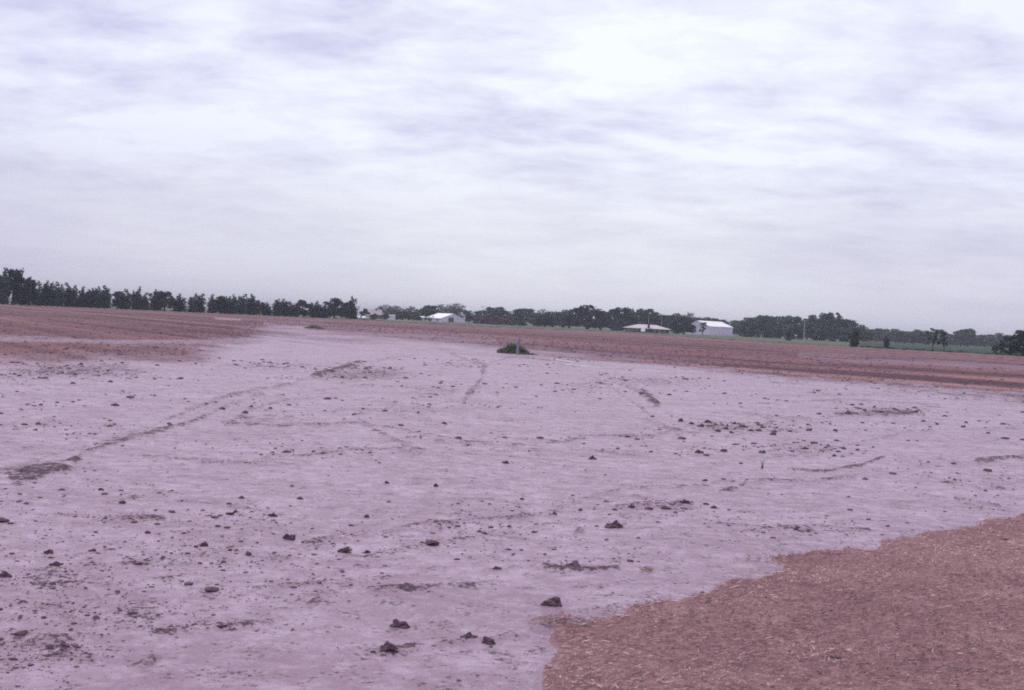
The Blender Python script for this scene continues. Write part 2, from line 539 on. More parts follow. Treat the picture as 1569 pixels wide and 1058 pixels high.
def soil_fields(x, y):
    """height and soil mix at ground points (metres)"""
    px, py, w = project(x, y, np.zeros_like(x))
    front = w > 2.0
    px = np.where(front, px, 784.0); py = np.where(front, py, 1500.0)
    px = np.clip(px, -4000, 6000); py = np.clip(py, 380, 3000)
    D = np.hypot(x, y)
    wob = (fbm(x * 0.12, y * 0.12, 5, 3) - 0.5)
    wt = np.interp(px, [p[0] for p in WET_TOP], [p[1] for p in WET_TOP])
    # tilled soil: rows
    v = x * ROW_NRM[0] + y * ROW_NRM[1] + (fbm(x * 0.02, y * 0.02, 8, 2) - 0.5) * 2.0
    u = x * ROW_DIR[0] + y * ROW_DIR[1]
    r1 = vnoise(v * 0.35, u * 0.004, 61); r2 = vnoise(v * 1.1, u * 0.012, 62)
    # distance below the wet boundary in px, wobbled by real-world noise
    wob2 = fbm(x * 0.6, y * 0.25, 55, 3) - 0.5
    wob3 = fbm(x * 1.6, y * 0.8, 57, 4, 0.6) - 0.5
    s = py - wt + wob * 22 + wob2 * 12 + wob3 * 14 + (r2 - 0.5) * 13 * (1 - sstep(900, 1150, px))
    wid_ = np.interp(px, [850, 1200], [21.0, 6.0])
    wet = sstep(-1, 1, s / wid_)
    # further silty streaks in the tilled part
    def streak(pts, hw, amt):
        dd = seg_dist(px, py, pts) + (fbm(x * 0.15, y * 0.08, 21, 4, .6) - 0.5) * hw * 3.2 + wob3 * hw * 1.5
        return amt * (1 - sstep(hw * 0.1, hw * 1.2, dd))
    for pts, hw, amt in [([(-200, 515), (0, 519), (130, 523), (300, 524), (430, 520)], 5, .8), ([(330, 489), (368, 491)], 2.0, .95),
                         ([(405, 498), (440, 501), (475, 503)], 3.0, 1.0), ([(1225, 545), (1320, 551), (1420, 557), (1600, 566)], 4.5, .5),
                         ([(1480, 560), (1700, 575)], 5, .3), ([(150, 512), (330, 513)], 2.5, .3), ([(500, 509), (640, 516), (760, 524)], 3, .6)]:
        wet = np.maximum(wet, streak(pts, hw, amt))
    amount = np.full(x.shape, 0.16)
    for cx, cy, rx, ry, a in PATCHES:
        e = ((px - cx) / rx) ** 2 + ((py - cy) / ry) ** 2
        amount = np.maximum(amount, a * np.exp(-e * 1.2))
    # near the wet boundary soil shows through more
    amount = np.maximum(amount, 0.80 * np.exp(-np.clip(s, 0, 99) / 12.0))
    lump = fbm(x * 1.5, y * 1.1, 71, 5, 0.62)
    thr = 0.80 - 0.36 * amount
    brk = sstep(thr, thr + 0.10, lump)
    dark = np.zeros_like(x); hh = np.zeros_like(x)
    jit = (fbm(x * 3.0, y * 3.0, 91, 4, 0.6) - 0.5)
    jit2 = (fbm(x * 0.7, y * 0.7, 95, 3) - 0.5)
    for pts, hw, dk, hm in STROKES:
        lo = min(p[1] for p in pts) - 30; hi = max(p[1] for p in pts) + 30
        l = min(p[0] for p in pts) - 30; r = max(p[0] for p in pts) + 30
        sel = np.where((py > lo) & (py < hi) & (px > l) & (px < r))
        if len(sel[0]) == 0: continue
        dk = 0.22 + 0.86 * dk
        dd = seg_dist(px[sel], py[sel], pts) + jit[sel] * hw * 2.0 + jit2[sel] * hw * 1.6
        k = 1 - sstep(hw * 0.15, hw * 1.25, dd)
        dark[sel] = np.maximum(dark[sel], k * dk)
        hh[sel] += k * hm
    sp = poly_sd(px, py, STRAW_POLY) + (fbm(x * 2.2, y * 2.2, 41, 4, 0.6) - 0.5) * 22
    straw = 1 - sstep(-2.5, 2.5, sp)
    lum = fbm(x * 0.9, y * 0.9, 63, 4, 0.6)
    lu2 = fbm(x * 0.06, y * 0.06, 64, 3)
    tone = 0.48 + 0.50 * (r1 - 0.5) + 0.62 * (r2 - 0.5) * np.interp(px, [300, 900], [0.6, 1.0]) + 0.38 * (lum - 0.5) + 0.40 * (lu2 - 0.5)
    # the two raised reddish row crests along the right-hand edge of the silt
    for off, amt in ((-6, 0.60), (-11.5, -0.40), (-17.5, 0.52), (-24, -0.34), (-31, 0.2)):
        fac = sstep(850, 1200, px)
        sc = np.where(px > 0, np.interp(px, [900, 1250, 1569], [0.55, 0.85, 1.25]), 1)
        tone += fac * amt * np.exp(-((py - wt - off * sc + wob * 3) / (2.3 * sc)) ** 2)
    wetm = wet * (1 - brk * 0.0)
    flow = fbm(x * 0.35 + 2 * wob, y * 1.5 + 4 * wob, 35, 4, .55) - 0.5
    height = wet * (0.03 * (fbm(x * 0.35, y * 0.35, 31, 3) - 0.5) + 0.008 * (fbm(x * 4, y * 4, 33, 3) - 0.5) + 0.014 * flow + 0.030 * np.clip(fbm(x * 2.3, y * 2.3, 37, 4, .6) - 0.53, 0, 1) * (0.4 + amount))
    height += (1 - wet) * (0.02 + 0.05 * (r2 - 0.4) + 0.06 * (lum - 0.45))
    height += wet * brk * (0.028 + 0.05 * np.clip(lump - thr, 0, .3))
    height += hh * (0.5 + 1.0 * (jit + 0.5)) * 0.8
    st_h = straw * (0.018 + 0.035 * fbm(x * 3, y * 3, 77, 3))
    height = height * (1 - straw) + st_h
    dark = np.maximum(np.maximum(dark * 1.05, amount * 0.70), brk * wet * 0.65)
    dark = np.clip(dark, 0, 1) * (1 - straw)
    return height, wetm, dark, straw, np.clip(tone, 0, 1)


def build_ground():
    half = math.radians(27)
    a_in = np.linspace(-half, half, 860)
    stp = np.concatenate([np.radians(np.array([.3, .6, 1, 1.5, 2.2, 3, 4, 6, 8, 10]))])
    ext = half + np.cumsum(stp)
    rest = np.linspace(ext[-1] + math.radians(10), math.pi, 11)
    pos = np.concatenate([ext, rest])
    ang = np.concatenate([-pos[::-1][1:], a_in, pos])          # ends at pi; wraps to itself
    rad = [0.4, 1, 2, 3, 4, 5, 6, 6.8, 7.4]
    r = 7.8
    while r < 9000:
        rad.append(r)
        if r < 40: r *= 1.0040
        elif r < 120: r *= 1.0058
        elif r < 330: r *= 1.0095
        elif r < 700: r *= 1.02
        else: r *= 1.15
    rad = np.array(rad)
    A, Rr = np.meshgrid(ang, rad)
    x = Rr * np.sin(A); y = Rr * np.cos(A)
    h, wet, dark, straw, tone = soil_fields(x, y)
    h = h * np.where(Rr > 600, 0, 1)
    nr, na = x.shape
    V = np.stack([x, y, h], -1).reshape(-1, 3)
    V = np.concatenate([V, [[0, 0, 0]]])
    i = np.arange(nr - 1)[:, None] * na
    j = np.arange(na)[None, :]
    j2 = (j + 1) % na
    Q = np.stack([i + j, i + na + j, i + na + j2, i + j2], -1).reshape(-1, 4)[:, ::-1]
    jj = np.arange(na)
    T = np.stack([np.full(na, nr * na), (jj + 1) % na, jj], -1)
    me = mesh_np('field', V, Q, T, smooth=True)
    ca = me.attributes.new('soil', 'FLOAT_COLOR', 'POINT')
    c = np.stack([wet, dark, straw, tone], -1).reshape(-1, 4)
    c = np.concatenate([c, [[1, 0, 0, .5]]]).astype(np.float32)
    ca.data.foreach_set('color', c.ravel())
    o = link('field', me, None, M_GROUND)
    o['kind'] = 'structure'
    return o


field = build_ground()


def ground_z(x, y):
    return float(soil_fields(np.array([x], float), np.array([y], float))[0][0])


def ground_zs(x, y):
    return soil_fields(np.asarray(x, float), np.asarray(y, float))[0]


# grass beyond the tilled field, crop at the right: uneven low canopies
def beyond_sheet(name, mat, px0, px1, edge_off, D1, zb, amp, seed, edge=EDGE, clip_px=None):
    cols = np.linspace(px0, px1, int((px1 - px0) / 2.0))
    rows = 70
    ex = np.interp(cols, [p[0] for p in edge], [p[1] for p in edge]) + edge_off
    ex = ex + (vnoise(cols * 0.12, cols * 0, seed) - 0.5) * 1.1
    V = np.zeros((rows, len(cols), 3))
    for k, (c, e) in enumerate(zip(cols, ex)):
        D0 = FPX * CAM_H / max(1.8, e - horizon(c))
        Dend = max(D1, D0 + 50)
        for i in range(rows):
            t = (i / (rows - 1)) ** 1.8
            D = D0 + (Dend - D0) * t
            p = ground_pt(c, horizon(c) + FPX * CAM_H / D)
            V[i, k] = p
    x, y = V[..., 0], V[..., 1]
    z = zb + amp * fbm(x * 0.5, y * 0.5, seed, 3)
    z[0] = -0.05
    V[..., 2] = z
    nr, na = x.shape
    i = np.arange(nr - 1)[:, None] * na; j = np.arange(na - 1)[None, :]
    Q = np.stack([i + j, i + j + 1, i + na + j + 1, i + na + j], -1).reshape(-1, 4)
    me = mesh_np(name, V.reshape(-1, 3), Q, None, smooth=False)
    o = link(name, me, None, mat)
    o['kind'] = 'structure'
    return o


beyond_sheet('grass_verge', M_GRASS, -600, 1318, 0.0, 2600, 0.10, 0.22, 3)
beyond_sheet('crop_field', M_CROP, 1318.5, 2200, 0.0, 2600, 0.25, 0.30, 4)


# pale lane in front of the far farmstead
def lane(pts, width, name):
    mb = MB()
    P = [at_dist(px, D) for px, D in pts]
    L, Rr = [], []
    for k, p in enumerate(P):
        a = P[min(k + 1, len(P) - 1)] - P[max(k - 1, 0)]
        n = np.array([-a[1], a[0], 0]) / np.hypot(a[0], a[1])
        L.append(p + n * width / 2 + [0, 0, .37]); Rr.append(p - n * width / 2 + [0, 0, .37])
    mb.add(L + Rr, [(k, len(P) + k, len(P) + k + 1, k + 1) for k in range(len(P) - 1)])
    o = mb.build(name, M_LANE)
    o['kind'] = 'structure'


lane([(564, 548), (580, 556), (598, 566), (612, 578)], 26, 'gravel_lane')


# ------------------------------------------------------------------ puddles: thin water lying on the silt
rng = np.random.default_rng(7)


def puddle(pts, hw_m):
    P = [ground_pt(*p) for p in pts]
    # resample along the line
    seg = np.array([p[:2] for p in P])
    t = np.concatenate([[0], np.cumsum(np.hypot(*np.diff(seg, axis=0).T))])
    n = 26
    tt = np.linspace(0, t[-1], n)
    cx = np.interp(tt, t, seg[:, 0]); cy = np.interp(tt, t, seg[:, 1])
    nx = np.gradient(cy, tt); ny = -np.gradient(cx, tt)
    env = np.sin(np.linspace(0.02, math.pi - 0.02, n)) ** 0.6
    w1 = hw_m * env * (0.5 + rng.random(n)); w2 = hw_m * env * (0.5 + rng.random(n))
    k = np.ones(3) / 3
    w1 = np.convolve(w1, k, 'same'); w2 = np.convolve(w2, k, 'same')
    ax, ay = cx + nx * w1, cy + ny * w1
    bx, by = cx - nx * w2, cy - ny * w2
    zt = float(np.percentile(ground_zs(cx, cy), 80)) + 0.006
    V = [(a, b_, zt) for a, b_ in zip(ax, ay)] + [(a, b_, zt) for a, b_ in zip(bx, by)]
    mb = MB()
    mb.add(V, [(i, i + 1, n + i + 1, n + i) for i in range(n - 1)])
    o = mb.build('puddle', M_WATER)
    o['kind'] = 'structure'


for pts, hw in [([(862, 558), (900, 562), (950, 565)], 0.7), ([(965, 566), (1000, 569), (1045, 572)], 0.6), ([(700, 552), (760, 557), (830, 560)], 0.35), ([(1335, 613), (1370, 616), (1400, 617)], 0.22),
                ([(1240, 596), (1270, 598)], 0.2), ([(336, 489), (366, 491)], 1.2), ([(412, 498.5), (440, 500), (470, 502)], 1.3), ([(1262, 603), (1290, 606)], 0.2),
                ([(800, 547), (850, 551), (880, 556)], 0.5), ([(580, 527), (660, 534)], 0.5), ([(1010, 576), (1060, 580)], 0.3), ([(1412, 622), (1450, 625)], 0.15)]:
    puddle(pts, hw)

# ------------------------------------------------------------------ trees
random.seed(11)


def leaf_cloud(centres, radii, n, size, rs, flat=1.0):
    """n leaf quads spread through clumps; returns verts, quads"""
    w = np.array([r[0] * r[2] for r in radii]); w = w / w.sum()
    ci = rs.choice(len(centres), n, p=w)
    c = np.array(centres)[ci]; r = np.array(radii)[ci]
    dv = rs.normal(size=(n, 3)); dv /= np.linalg.norm(dv, axis=1)[:, None]
    rr = rs.random(n) ** 0.45
    p = c + dv * r * rr[:, None]
    a = rs.normal(size=(n, 3)); a /= np.linalg.norm(a, axis=1)[:, None]
    b = np.cross(a, rs.normal(size=(n, 3))); b /= np.linalg.norm(b, axis=1)[:, None]
    s = size * (0.6 + 0.8 * rs.random(n))[:, None]
    V = np.stack([p - a * s * .6, p + b * s * .42, p + a * s * .6, p - b * s * .42], 1).reshape(-1, 3)
    Q = np.arange(4 * n).reshape(-1, 4)
    return V, Q


def make_tree_variant(kind, seed):
    """tree 8 m tall, 6 m wide; returns crown mesh and trunk mesh"""
    rs = np.random.default_rng(seed)
    H, Wd = 8.0, 6.0
    cs, rd = [], []
    limbs = []
    if kind == 'row':
        nsp = 9
        for k in range(nsp):
            th = rs.uniform(0, 6.28); q = rs.uniform(.6, 2.1)
            ax = math.cos(th) * q; ay = math.sin(th) * q
            top = H * rs.uniform(0.66, 0.92) * (1 - 0.05 * math.hypot(ax, ay)) if k else H * 0.97
            if k == 0: ax *= .4; ay *= .4
            limbs.append((ax, ay, top))
            z = H * 0.07
            while z < top:
                f = z / top
                r = 1.15 * (1 - 0.55 * f ** 2.2) * rs.uniform(.75, 1.2)
                cs.append((ax * (0.6 + .5 * f) + rs.normal() * .3, ay * (0.6 + .5 * f) + rs.normal() * .3, z))
                rd.append((r, r, 0.75))
                z += 0.85
        n, size = 2600, 0.40
    elif kind in ('round', 'grey'):
        for k in range(40):
            th = rs.uniform(0, 2 * math.pi); ph = rs.uniform(-1.2, 1.0)
            zz = H * 0.55 + ph * H * 0.34
            rm = 2.3 * math.sqrt(max(0.05, 1 - (ph * 0.95) ** 2)) if ph > 0 else 2.35 + 0.35 * ph
            q = rs.uniform(0.35, 1.0)
            cs.append((math.cos(th) * rm * q, math.sin(th) * rm * q, zz))
            r = rs.uniform(0.6, 1.15)
            rd.append((r, r, r * 0.8))
        for k in range(6):
            th = rs.uniform(0, 6.28); q = rs.uniform(.5, 1.6)
            limbs.append((math.cos(th) * q, math.sin(th) * q, H * rs.uniform(.6, .85)))
        n, size = (2700, 0.42) if kind == 'round' else (1300, 0.34)
        if kind == 'grey':
            for k in range(12):
                th = rs.uniform(0, 6.28); q = rs.uniform(.5, 2.2)
                limbs.append((math.cos(th) * q, math.sin(th) * q, H * rs.uniform(.7, .97)))
    elif kind == 'cedar':
        z = 0.5
        while z < H * 0.98:
            f = z / H
            R_ = 2.6 * (1 - f) ** 0.75 * (0.6 + 0.4 * min(1, f * 5))
            for k in range(4):
                th = rs.uniform(0, 6.28); q = rs.uniform(.2, .8) * R_
                cs.append((math.cos(th) * q, math.sin(th) * q, z + rs.normal() * .15))
                r = 0.28 + 0.42 * R_
                rd.append((r * .8, r * .8, 0.6))
            z += 0.6
        limbs.append((0, 0, H * .9))
        n, size = 1500, 0.40
    elif kind == 'thin':
        for k in range(12):
            f = rs.uniform(0.3, 0.95)
            cs.append((rs.normal() * 1.3, rs.normal() * 1.3, H * f)); r = rs.uniform(.5, .95); rd.append((r, r, r))
        for k in range(5):
            limbs.append((rs.normal() * 1.1, rs.normal() * 1.1, H * rs.uniform(.6, .9)))
        n, size = 800, 0.36
    else:  # bush
        for k in range(18):
            th = rs.uniform(0, 6.28); q = rs.uniform(0, 2.2)
            cs.append((math.cos(th) * q, math.sin(th) * q, rs.uniform(.12, .84 - 0.06 * q) * H)); r = rs.uniform(.6, 1.0); rd.append((r, r, r * 1.2))
        for k in range(7):
            th = rs.uniform(0, 6.28); q = rs.uniform(.5, 1.8)
            limbs.append((math.cos(th) * q, math.sin(th) * q, H * rs.uniform(.4, .8)))
        n, size = 1300, 0.40
    V, Q = leaf_cloud(cs, rd, n, size, rs)
    V[:, 2] = np.clip(V[:, 2], 0.15, 99)
    V[:, 2] *= H / V[:, 2].max()
    crown = mesh_np(kind + '_crown', V, Q)
    mb = MB()
    base_r = 0.22 if kind != 'bush' else 0.10
    fork = H * (0.22 if kind in ('row', 'thin') else 0.33)
    if kind == 'bush': fork = 0.5
    mb.tube([(0, 0, -0.25), (0.03, 0, fork * .5), (0.0, 0.04, fork), (0.05, 0.02, fork + 0.9)], [base_r * 1.25, base_r, base_r * .85, base_r * .5], 7)
    for (lx, ly, lz) in limbs:
        m_ = (lx * .45 + rs.normal() * .1, ly * .45 + rs.normal() * .1, fork + (lz - fork) * .5)
        mb.tube([(0, 0, fork * rs.uniform(.75, 1.05)), m_, (lx, ly, lz)], [base_r * .55, base_r * .34, base_r * .1], 5)
    me = bpy.data.meshes.new(kind + '_trunk')
    me.from_pydata(mb.v, [], mb.f)
    return crown, me


VAR = {}
for kind, cnt in (('row', 7), ('round', 7), ('grey', 4), ('cedar', 2), ('thin', 3), ('bush', 3)):
    VAR[kind] = [make_tree_variant(kind, 100 + 13 * k + len(kind) * 7) for k in range(cnt)]

VMAT = {}


def var_mesh(kind, k, mat, bark):
    key = (kind, k, mat.name)
    if key not in VMAT:
        c, t = VAR[kind][k]
        c = c.copy(); t = t.copy()
        c.materials.append(mat); t.materials.append(bark)
        VMAT[key] = (c, t)
    return VMAT[key]


trs = random.Random(5)


def tree(px, top, wpx, D, kind, label, cat='tree', group=None, mat=None, name='tree'):
    p = at_dist(px, D)
    base_py = horizon(px) + FPX * CAM_H / D
    hgt = max(1.0, (base_py - top) * D / FPX) * trs.uniform(0.98, 1.05)
    wid = max(1.0, wpx * D / FPX)
    k = trs.randrange(len(VAR[kind]))
    mat = mat or M_TREE
    c, t = var_mesh(kind, k, mat, M_BARKG if kind == 'grey' else M_BARK)
    root = empty(name, (p[0], p[1], 0.0), trs.uniform(0, 6.28))
    s = wid / (4.1 if kind in ('row', 'thin', 'cedar') or D < 580 else 3.5)
    root.scale = (s, s, hgt / 8.0)
    link('crown', c, root); link('trunk', t, root)
    tag(root, label, cat, group)
    return root


ONES = ['first', 'second', 'third', 'fourth', 'fifth', 'sixth', 'seventh', 'eighth', 'ninth', 'tenth', 'eleventh', 'twelfth', 'thirteenth', 'fourteenth', 'fifteenth', 'sixteenth',
        'seventeenth', 'eighteenth', 'nineteenth', 'twentieth']


def ordinal(n):
    if n <= 20: return ONES[n - 1]
    tens = {2: 'twenty', 3: 'thirty', 4: 'forty'}
    if n % 10 == 0: return {30: 'thirtieth', 40: 'fortieth'}[n]
    return tens[n // 10] + '-' + ONES[n % 10 - 1]


def row(items, fmt, group, name, special=None):
    """items (px, top, width, D, kind, mat); label by order from the left"""
    items = sorted(items, key=lambda t: t[0])
    for i, (px, top, w, D, kind, mat) in enumerate(items):
        lab = fmt.format(ordinal(i + 1))
        if special and i in special: lab = special[i]
        tree(px, top, w, D, kind, lab, 'tree', group, mat, name)


def rowD(px):
    return np.interp(px, [0, 170, 300, 450, 560], [395, 440, 460, 500, 530])


T, TR, G_ = M_TREE, M_TREE_R, M_GREY
A = [(5, 411, 26), (19, 413, 24), (32, 413, 28), (45, 427, 20)]
row([(x, t, w, rowD(x) - 8, 'round' if i % 2 else 'row', T) for i, (x, t, w) in enumerate(A)], 'tall dark tree at the left end of the windbreak, {} from the left', 'tall windbreak trees', 'windbreak_tree')
B = [(57, 431, 20), (70, 431, 18), (79, 432, 14), (88, 432, 18), (104, 434, 18), (115, 442, 18), (128, 437, 16), (139, 440, 18), (150, 440, 18), (160, 437, 16)]
row([(x, t, w * 1.15, rowD(x), 'row', T) for x, t, w in B], 'dark ragged windbreak tree left of the gap, {} after the tall trees', 'windbreak trees left of the gap', 'windbreak_tree')
C_ = [(180, 446, 13), (192, 444, 20), (210, 439, 14), (221, 448, 16), (236, 443, 17), (252, 445, 22), (274, 449, 20), (297, 449, 16), (308, 450, 17), (326, 451, 17), (337, 453, 17), (347, 454, 16), (358, 452, 17),
      (372, 450, 17), (388, 450, 18), (398, 460, 15), (410, 463, 17), (422, 458, 18), (434, 458, 18), (447, 461, 19), (465, 459, 22), (482, 462, 17), (495, 466, 18)]
row([(x, t, w * 1.12, rowD(x), 'row' if i % 5 else 'round', T) for i, (x, t, w) in enumerate(C_)], 'dark ragged windbreak tree, {} to the right of the gap', 'windbreak trees right of the gap', 'windbreak_tree')
for x, t, w, D, kind, lab in [(512, 455, 27, 520, 'round', 'broad rounded tree at the right end of the windbreak'), (531, 463, 20, 535, 'round', 'tree between the broad and the tall tree at the windbreak end'),
                              (541, 453, 18, 530, 'row', 'tall narrow tree ending the windbreak on the right'), (558, 473, 16, 560, 'bush', 'low bushy tree just right of the tall narrow windbreak tree')]:
    tree(x, t, w, D, kind, lab, 'tree', None, T, 'windbreak_tree')
D1 = [(590, 467, 24, 760, 'grey', G_), (607, 469, 19, 760, 'grey', G_), (626, 469, 18, 740, 'grey', G_), (603, 474, 22, 720, 'round', TR), (617, 476, 20, 700, 'round', TR), (634, 477, 18, 720, 'round', TR)]
row(D1, 'tree rising behind the far farmhouse, {} from the left', 'trees behind the far farmhouse', 'tree')
D2 = [(643, 474, 20, 800, 'round', TR), (660, 469, 22, 790, 'round', TR), (677, 467, 18, 820, 'grey', G_), (690, 466, 20, 830, 'grey', G_), (700, 465, 22, 820, 'grey', G_), (727, 477, 22, 820, 'round', TR)]
row(D2, 'tree rising behind the white barn with maroon doors, {} from the left', 'trees behind the barn with maroon doors', 'tree')
D3 = [(748, 471, 22, 800, 'round', TR), (766, 470, 26, 790, 'round', TR), (785, 481, 22, 800, 'round', TR), (803, 473, 30, 760, 'round', TR), (818, 480, 24, 740, 'round', TR), (831, 474, 20, 800, 'grey', G_),
      (846, 477, 26, 740, 'round', TR), (862, 474, 24, 760, 'round', TR), (835, 482, 26, 700, 'round', T), (872, 481, 24, 690, 'round', T), (795, 484, 20, 700, 'bush', T)]
row(D3, 'tree between the reddish bushes and the big round tree, {} from the left', 'trees between the bushes and the ranch house wood', 'tree')
tree(900, 467, 44, 680, 'round', 'big broad round-topped tree left of the low ranch house', 'tree', None, T, 'tree')
D4 = [(920, 477, 26, 680, 'round', T), (938, 473, 28, 680, 'round', T), (953, 471, 24, 690, 'round', T), (968, 472, 27, 690, 'round', TR), (985, 473, 28, 700, 'round', TR), (1003, 479, 26, 700, 'round', TR), (1020, 483, 26, 700, 'round', TR),
      (945, 484, 24, 650, 'bush', T), (1036, 481, 24, 720, 'round', TR), (1053, 479, 22, 740, 'grey', G_)]
row(D4, 'dark tree in the wood behind the low ranch house, {} from the left', 'wood behind the ranch house', 'tree')
tree(1048, 484, 26, 655, 'round', 'dark tree hiding the left corner of the big white shed', 'tree', None, T, 'tree')
tree(1035, 490, 20, 650, 'bush', 'low dark tree between the ranch house and the big white shed', 'tree', None, T, 'tree')
tree(1076, 494, 14, 640, 'thin', 'slim tree in front of the gable of the big white shed', 'tree', None, T, 'tree')
D5 = [(1070, 487, 24, 900, 'round', TR), (1085, 487, 24, 900, 'round', TR), (1101, 488, 24, 900, 'round', TR), (1118, 491, 24, 900, 'round', TR)]
row(D5, 'tree crown showing above the big white shed roof, {} from the left', 'trees behind the big white shed', 'tree')
E_ = [(1134, 491, 22, 800, 'round', TR), (1148, 487, 24, 780, 'round', TR), (1163, 484, 26, 770, 'round', TR), (1176, 483, 24, 770, 'round', TR), (1190, 484, 26, 760, 'round', TR), (1203, 485, 22, 780, 'grey', G_), (1216, 485, 26, 750, 'round', TR),
      (1236, 487, 20, 740, 'round', TR), (1250, 483, 26, 730, 'round', TR), (1264, 480, 22, 740, 'round', TR), (1274, 478, 20, 740, 'round', TR), (1287, 487, 26, 720, 'round', TR), (1299, 490, 24, 720, 'round', TR), (1315, 497, 22, 700, 'round', TR),
      (1150, 498, 24, 690, 'bush', T), (1182, 497, 26, 680, 'bush', T), (1225, 498, 28, 670, 'bush', T), (1262, 499, 28, 650, 'bush', T), (1296, 503, 26, 650, 'bush', T)]
row(E_, 'tree in the wood right of the big white shed, {} from the shed', 'wood right of the white shed', 'tree')
F_ = [(1327, 501, 20, 800, 'round', TR), (1342, 503, 20, 950, 'round', TR), (1354, 503, 18, 950, 'round', TR), (1372, 504, 24, 900, 'round', TR), (1386, 510, 20, 950, 'round', TR), (1399, 505, 26, 900, 'round', TR), (1420, 507, 22, 900, 'round', TR),
      (1437, 504, 22, 950, 'round', TR), (1455, 512, 24, 950, 'round', TR), (1471, 505, 18, 900, 'round', TR), (1483, 504, 18, 900, 'round', TR), (1496, 513, 22, 950, 'round', TR), (1509, 513, 22, 950, 'round', TR), (1524, 509, 22, 900, 'round', TR),
      (1541, 514, 24, 900, 'round', TR), (1562, 512, 26, 900, 'round', TR)]
row(F_, 'distant tree beyond the green crop field, {} from the left', 'distant trees beyond the crop', 'tree')
for x, t, w, D, kind, lab, nm in [(1208, 505, 11, 500, 'cedar', 'small dark conifer standing alone on the pale grass right of the shed', 'conifer'),
                                  (1307, 503, 15, 352, 'row', 'dark upright small tree at the field edge where the crop begins', 'tree'),
                                  (1357, 514, 9, 345, 'row', 'slender dark sapling at the crop edge', 'sapling'),
                                  (1429, 504, 15, 330, 'thin', 'left one of the paired slim trees at the crop edge', 'tree'),
                                  (1446, 508, 14, 328, 'thin', 'right one of the paired slim trees at the crop edge', 'tree'),
                                  (1525, 529, 10, 330, 'bush', 'small shrub at the crop edge near the right end', 'shrub'),
                                  (1547, 513, 34, 325, 'round', 'bushy tree at the far right field edge', 'tree'),
                                  (1568, 505, 40, 318, 'round', 'tallest dark tree cut by the right edge of the photo', 'tree')]:
    tree(x, t, w, D, kind, lab, 'tree' if nm != 'shrub' else 'shrub', None, T, nm)
for x, t, w, D, lab in [(739, 484, 22, 690, 'reddish leafed bush beside the white barn, left of three'), (754, 481, 24, 700, 'reddish leafed bush beside the white barn, middle of three'),
                        (769, 485, 20, 690, 'reddish leafed bush beside the white barn, right of three')]:
    tree(x, t, w, D, 'bush', lab, 'bush', 'reddish bushes', M_RED, 'reddish_bush')
for x, t, w, D, lab in [(573, 481, 14, 560, 'dark shrub in front of the far farmhouse wall'), (589, 481, 12, 580, 'dark shrub beside the small white outbuilding'), (652, 486, 6, 690, 'small dark tree overlapping the left end of the barn roof'),
                        (661, 484, 6, 690, 'thin dark tree standing before the barn roof')]:
    tree(x, t, w, D, 'bush' if D < 600 else 'thin', lab, 'shrub', None, T, 'shrub')


# ------------------------------------------------------------------ buildings
def gable_building(name, corner_px, D, L, Wd, wall_h, rise, ang, label, cat='shed', wall=M_WHITE, roof=M_ROOFW, over=0.35):
    """near corner at the origin, length along +x, depth along +y, turned by ang"""
    p = at_dist(corner_px, D)
    root = empty(name, (p[0], p[1], 0.0), ang)
    tag(root, label, cat)
    t = 0.15
    mb = MB()
    z0 = -0.1
    # long walls
    mb.box(0, L, 0, t, z0, wall_h)
    mb.box(0, L, Wd - t, Wd, z0, wall_h)
    for x0 in (0.004, L - t - 0.004):        # gable walls, pentagons
        pts = [(t, z0), (Wd - t, z0), (Wd - t, wall_h), (Wd / 2, wall_h + rise * (1 - 2 * t / Wd)), (t, wall_h)]
        vs = [(x0, a, b) for a, b in pts] + [(x0 + t, a, b) for a, b in pts]
        n = 5
        mb.add(vs, [tuple(reversed(range(n))), tuple(range(n, 2 * n))] + [(i, (i + 1) % n, n + (i + 1) % n, n + i) for i in range(n)])
    mb.build('wall', wall, root)
    rt = 0.12
    sl_ = rise / (Wd / 2)
    for s in (0, 1):
        mb = MB()
        y_e = -over if s == 0 else Wd + over
        z_e = wall_h - sl_ * over + 0.05
        z_r = wall_h + rise + 0.05
        xs = (-over, L + over)
        vs = []
        for x in xs:
            vs += [(x, y_e, z_e), (x, Wd / 2, z_r), (x, Wd / 2, z_r + rt), (x, y_e, z_e + rt)]
        mb.add(vs, [(0, 1, 2, 3), (7, 6, 5, 4), (0, 4, 5, 1), (1, 5, 6, 2), (2, 6, 7, 3), (3, 7, 4, 0)])
        mb.build('roof_slope', roof, root)
    return root, p


# big white machine shed: long wall seen from the front, gable turned left
sh, _ = gable_building('machine_shed', 1085.8, 685, 24.0, 15.0, 4.9, 2.7, math.radians(49), 'big white metal shed with bright roof at the edge of the wood')
mb = MB()
for x0, x1, y0, y1, z0, z1 in [(-0.06, 0.0, 4.2, 4.35, 0, 4.0), (-0.06, 0, 10.6, 10.75, 0, 4.0), (-0.06, 0, 4.35, 10.6, 3.85, 4.0)]:
    mb.box(x0, x1, y0, y1, z0, z1)
fr = mb.build('door_frame', M_TRIM, sh)
mb = MB(); mb.box(-0.04, 0.0, 4.37, 10.58, 0.0, 3.83); mb.build('sliding_door', M_WHITE, sh)
for k in range(5):
    mb = MB(); mb.box(0.3 + k * 4.7, 4.9 + k * 4.7, -0.03, 0.0, 0.05, 4.75); mb.build('wall_panel', M_WHITE, sh)
mb = MB(); mb.box(8.2, 9.2, -0.06, -0.031, 0.0, 2.1); mb.build('walk_door', M_TRIM, sh)

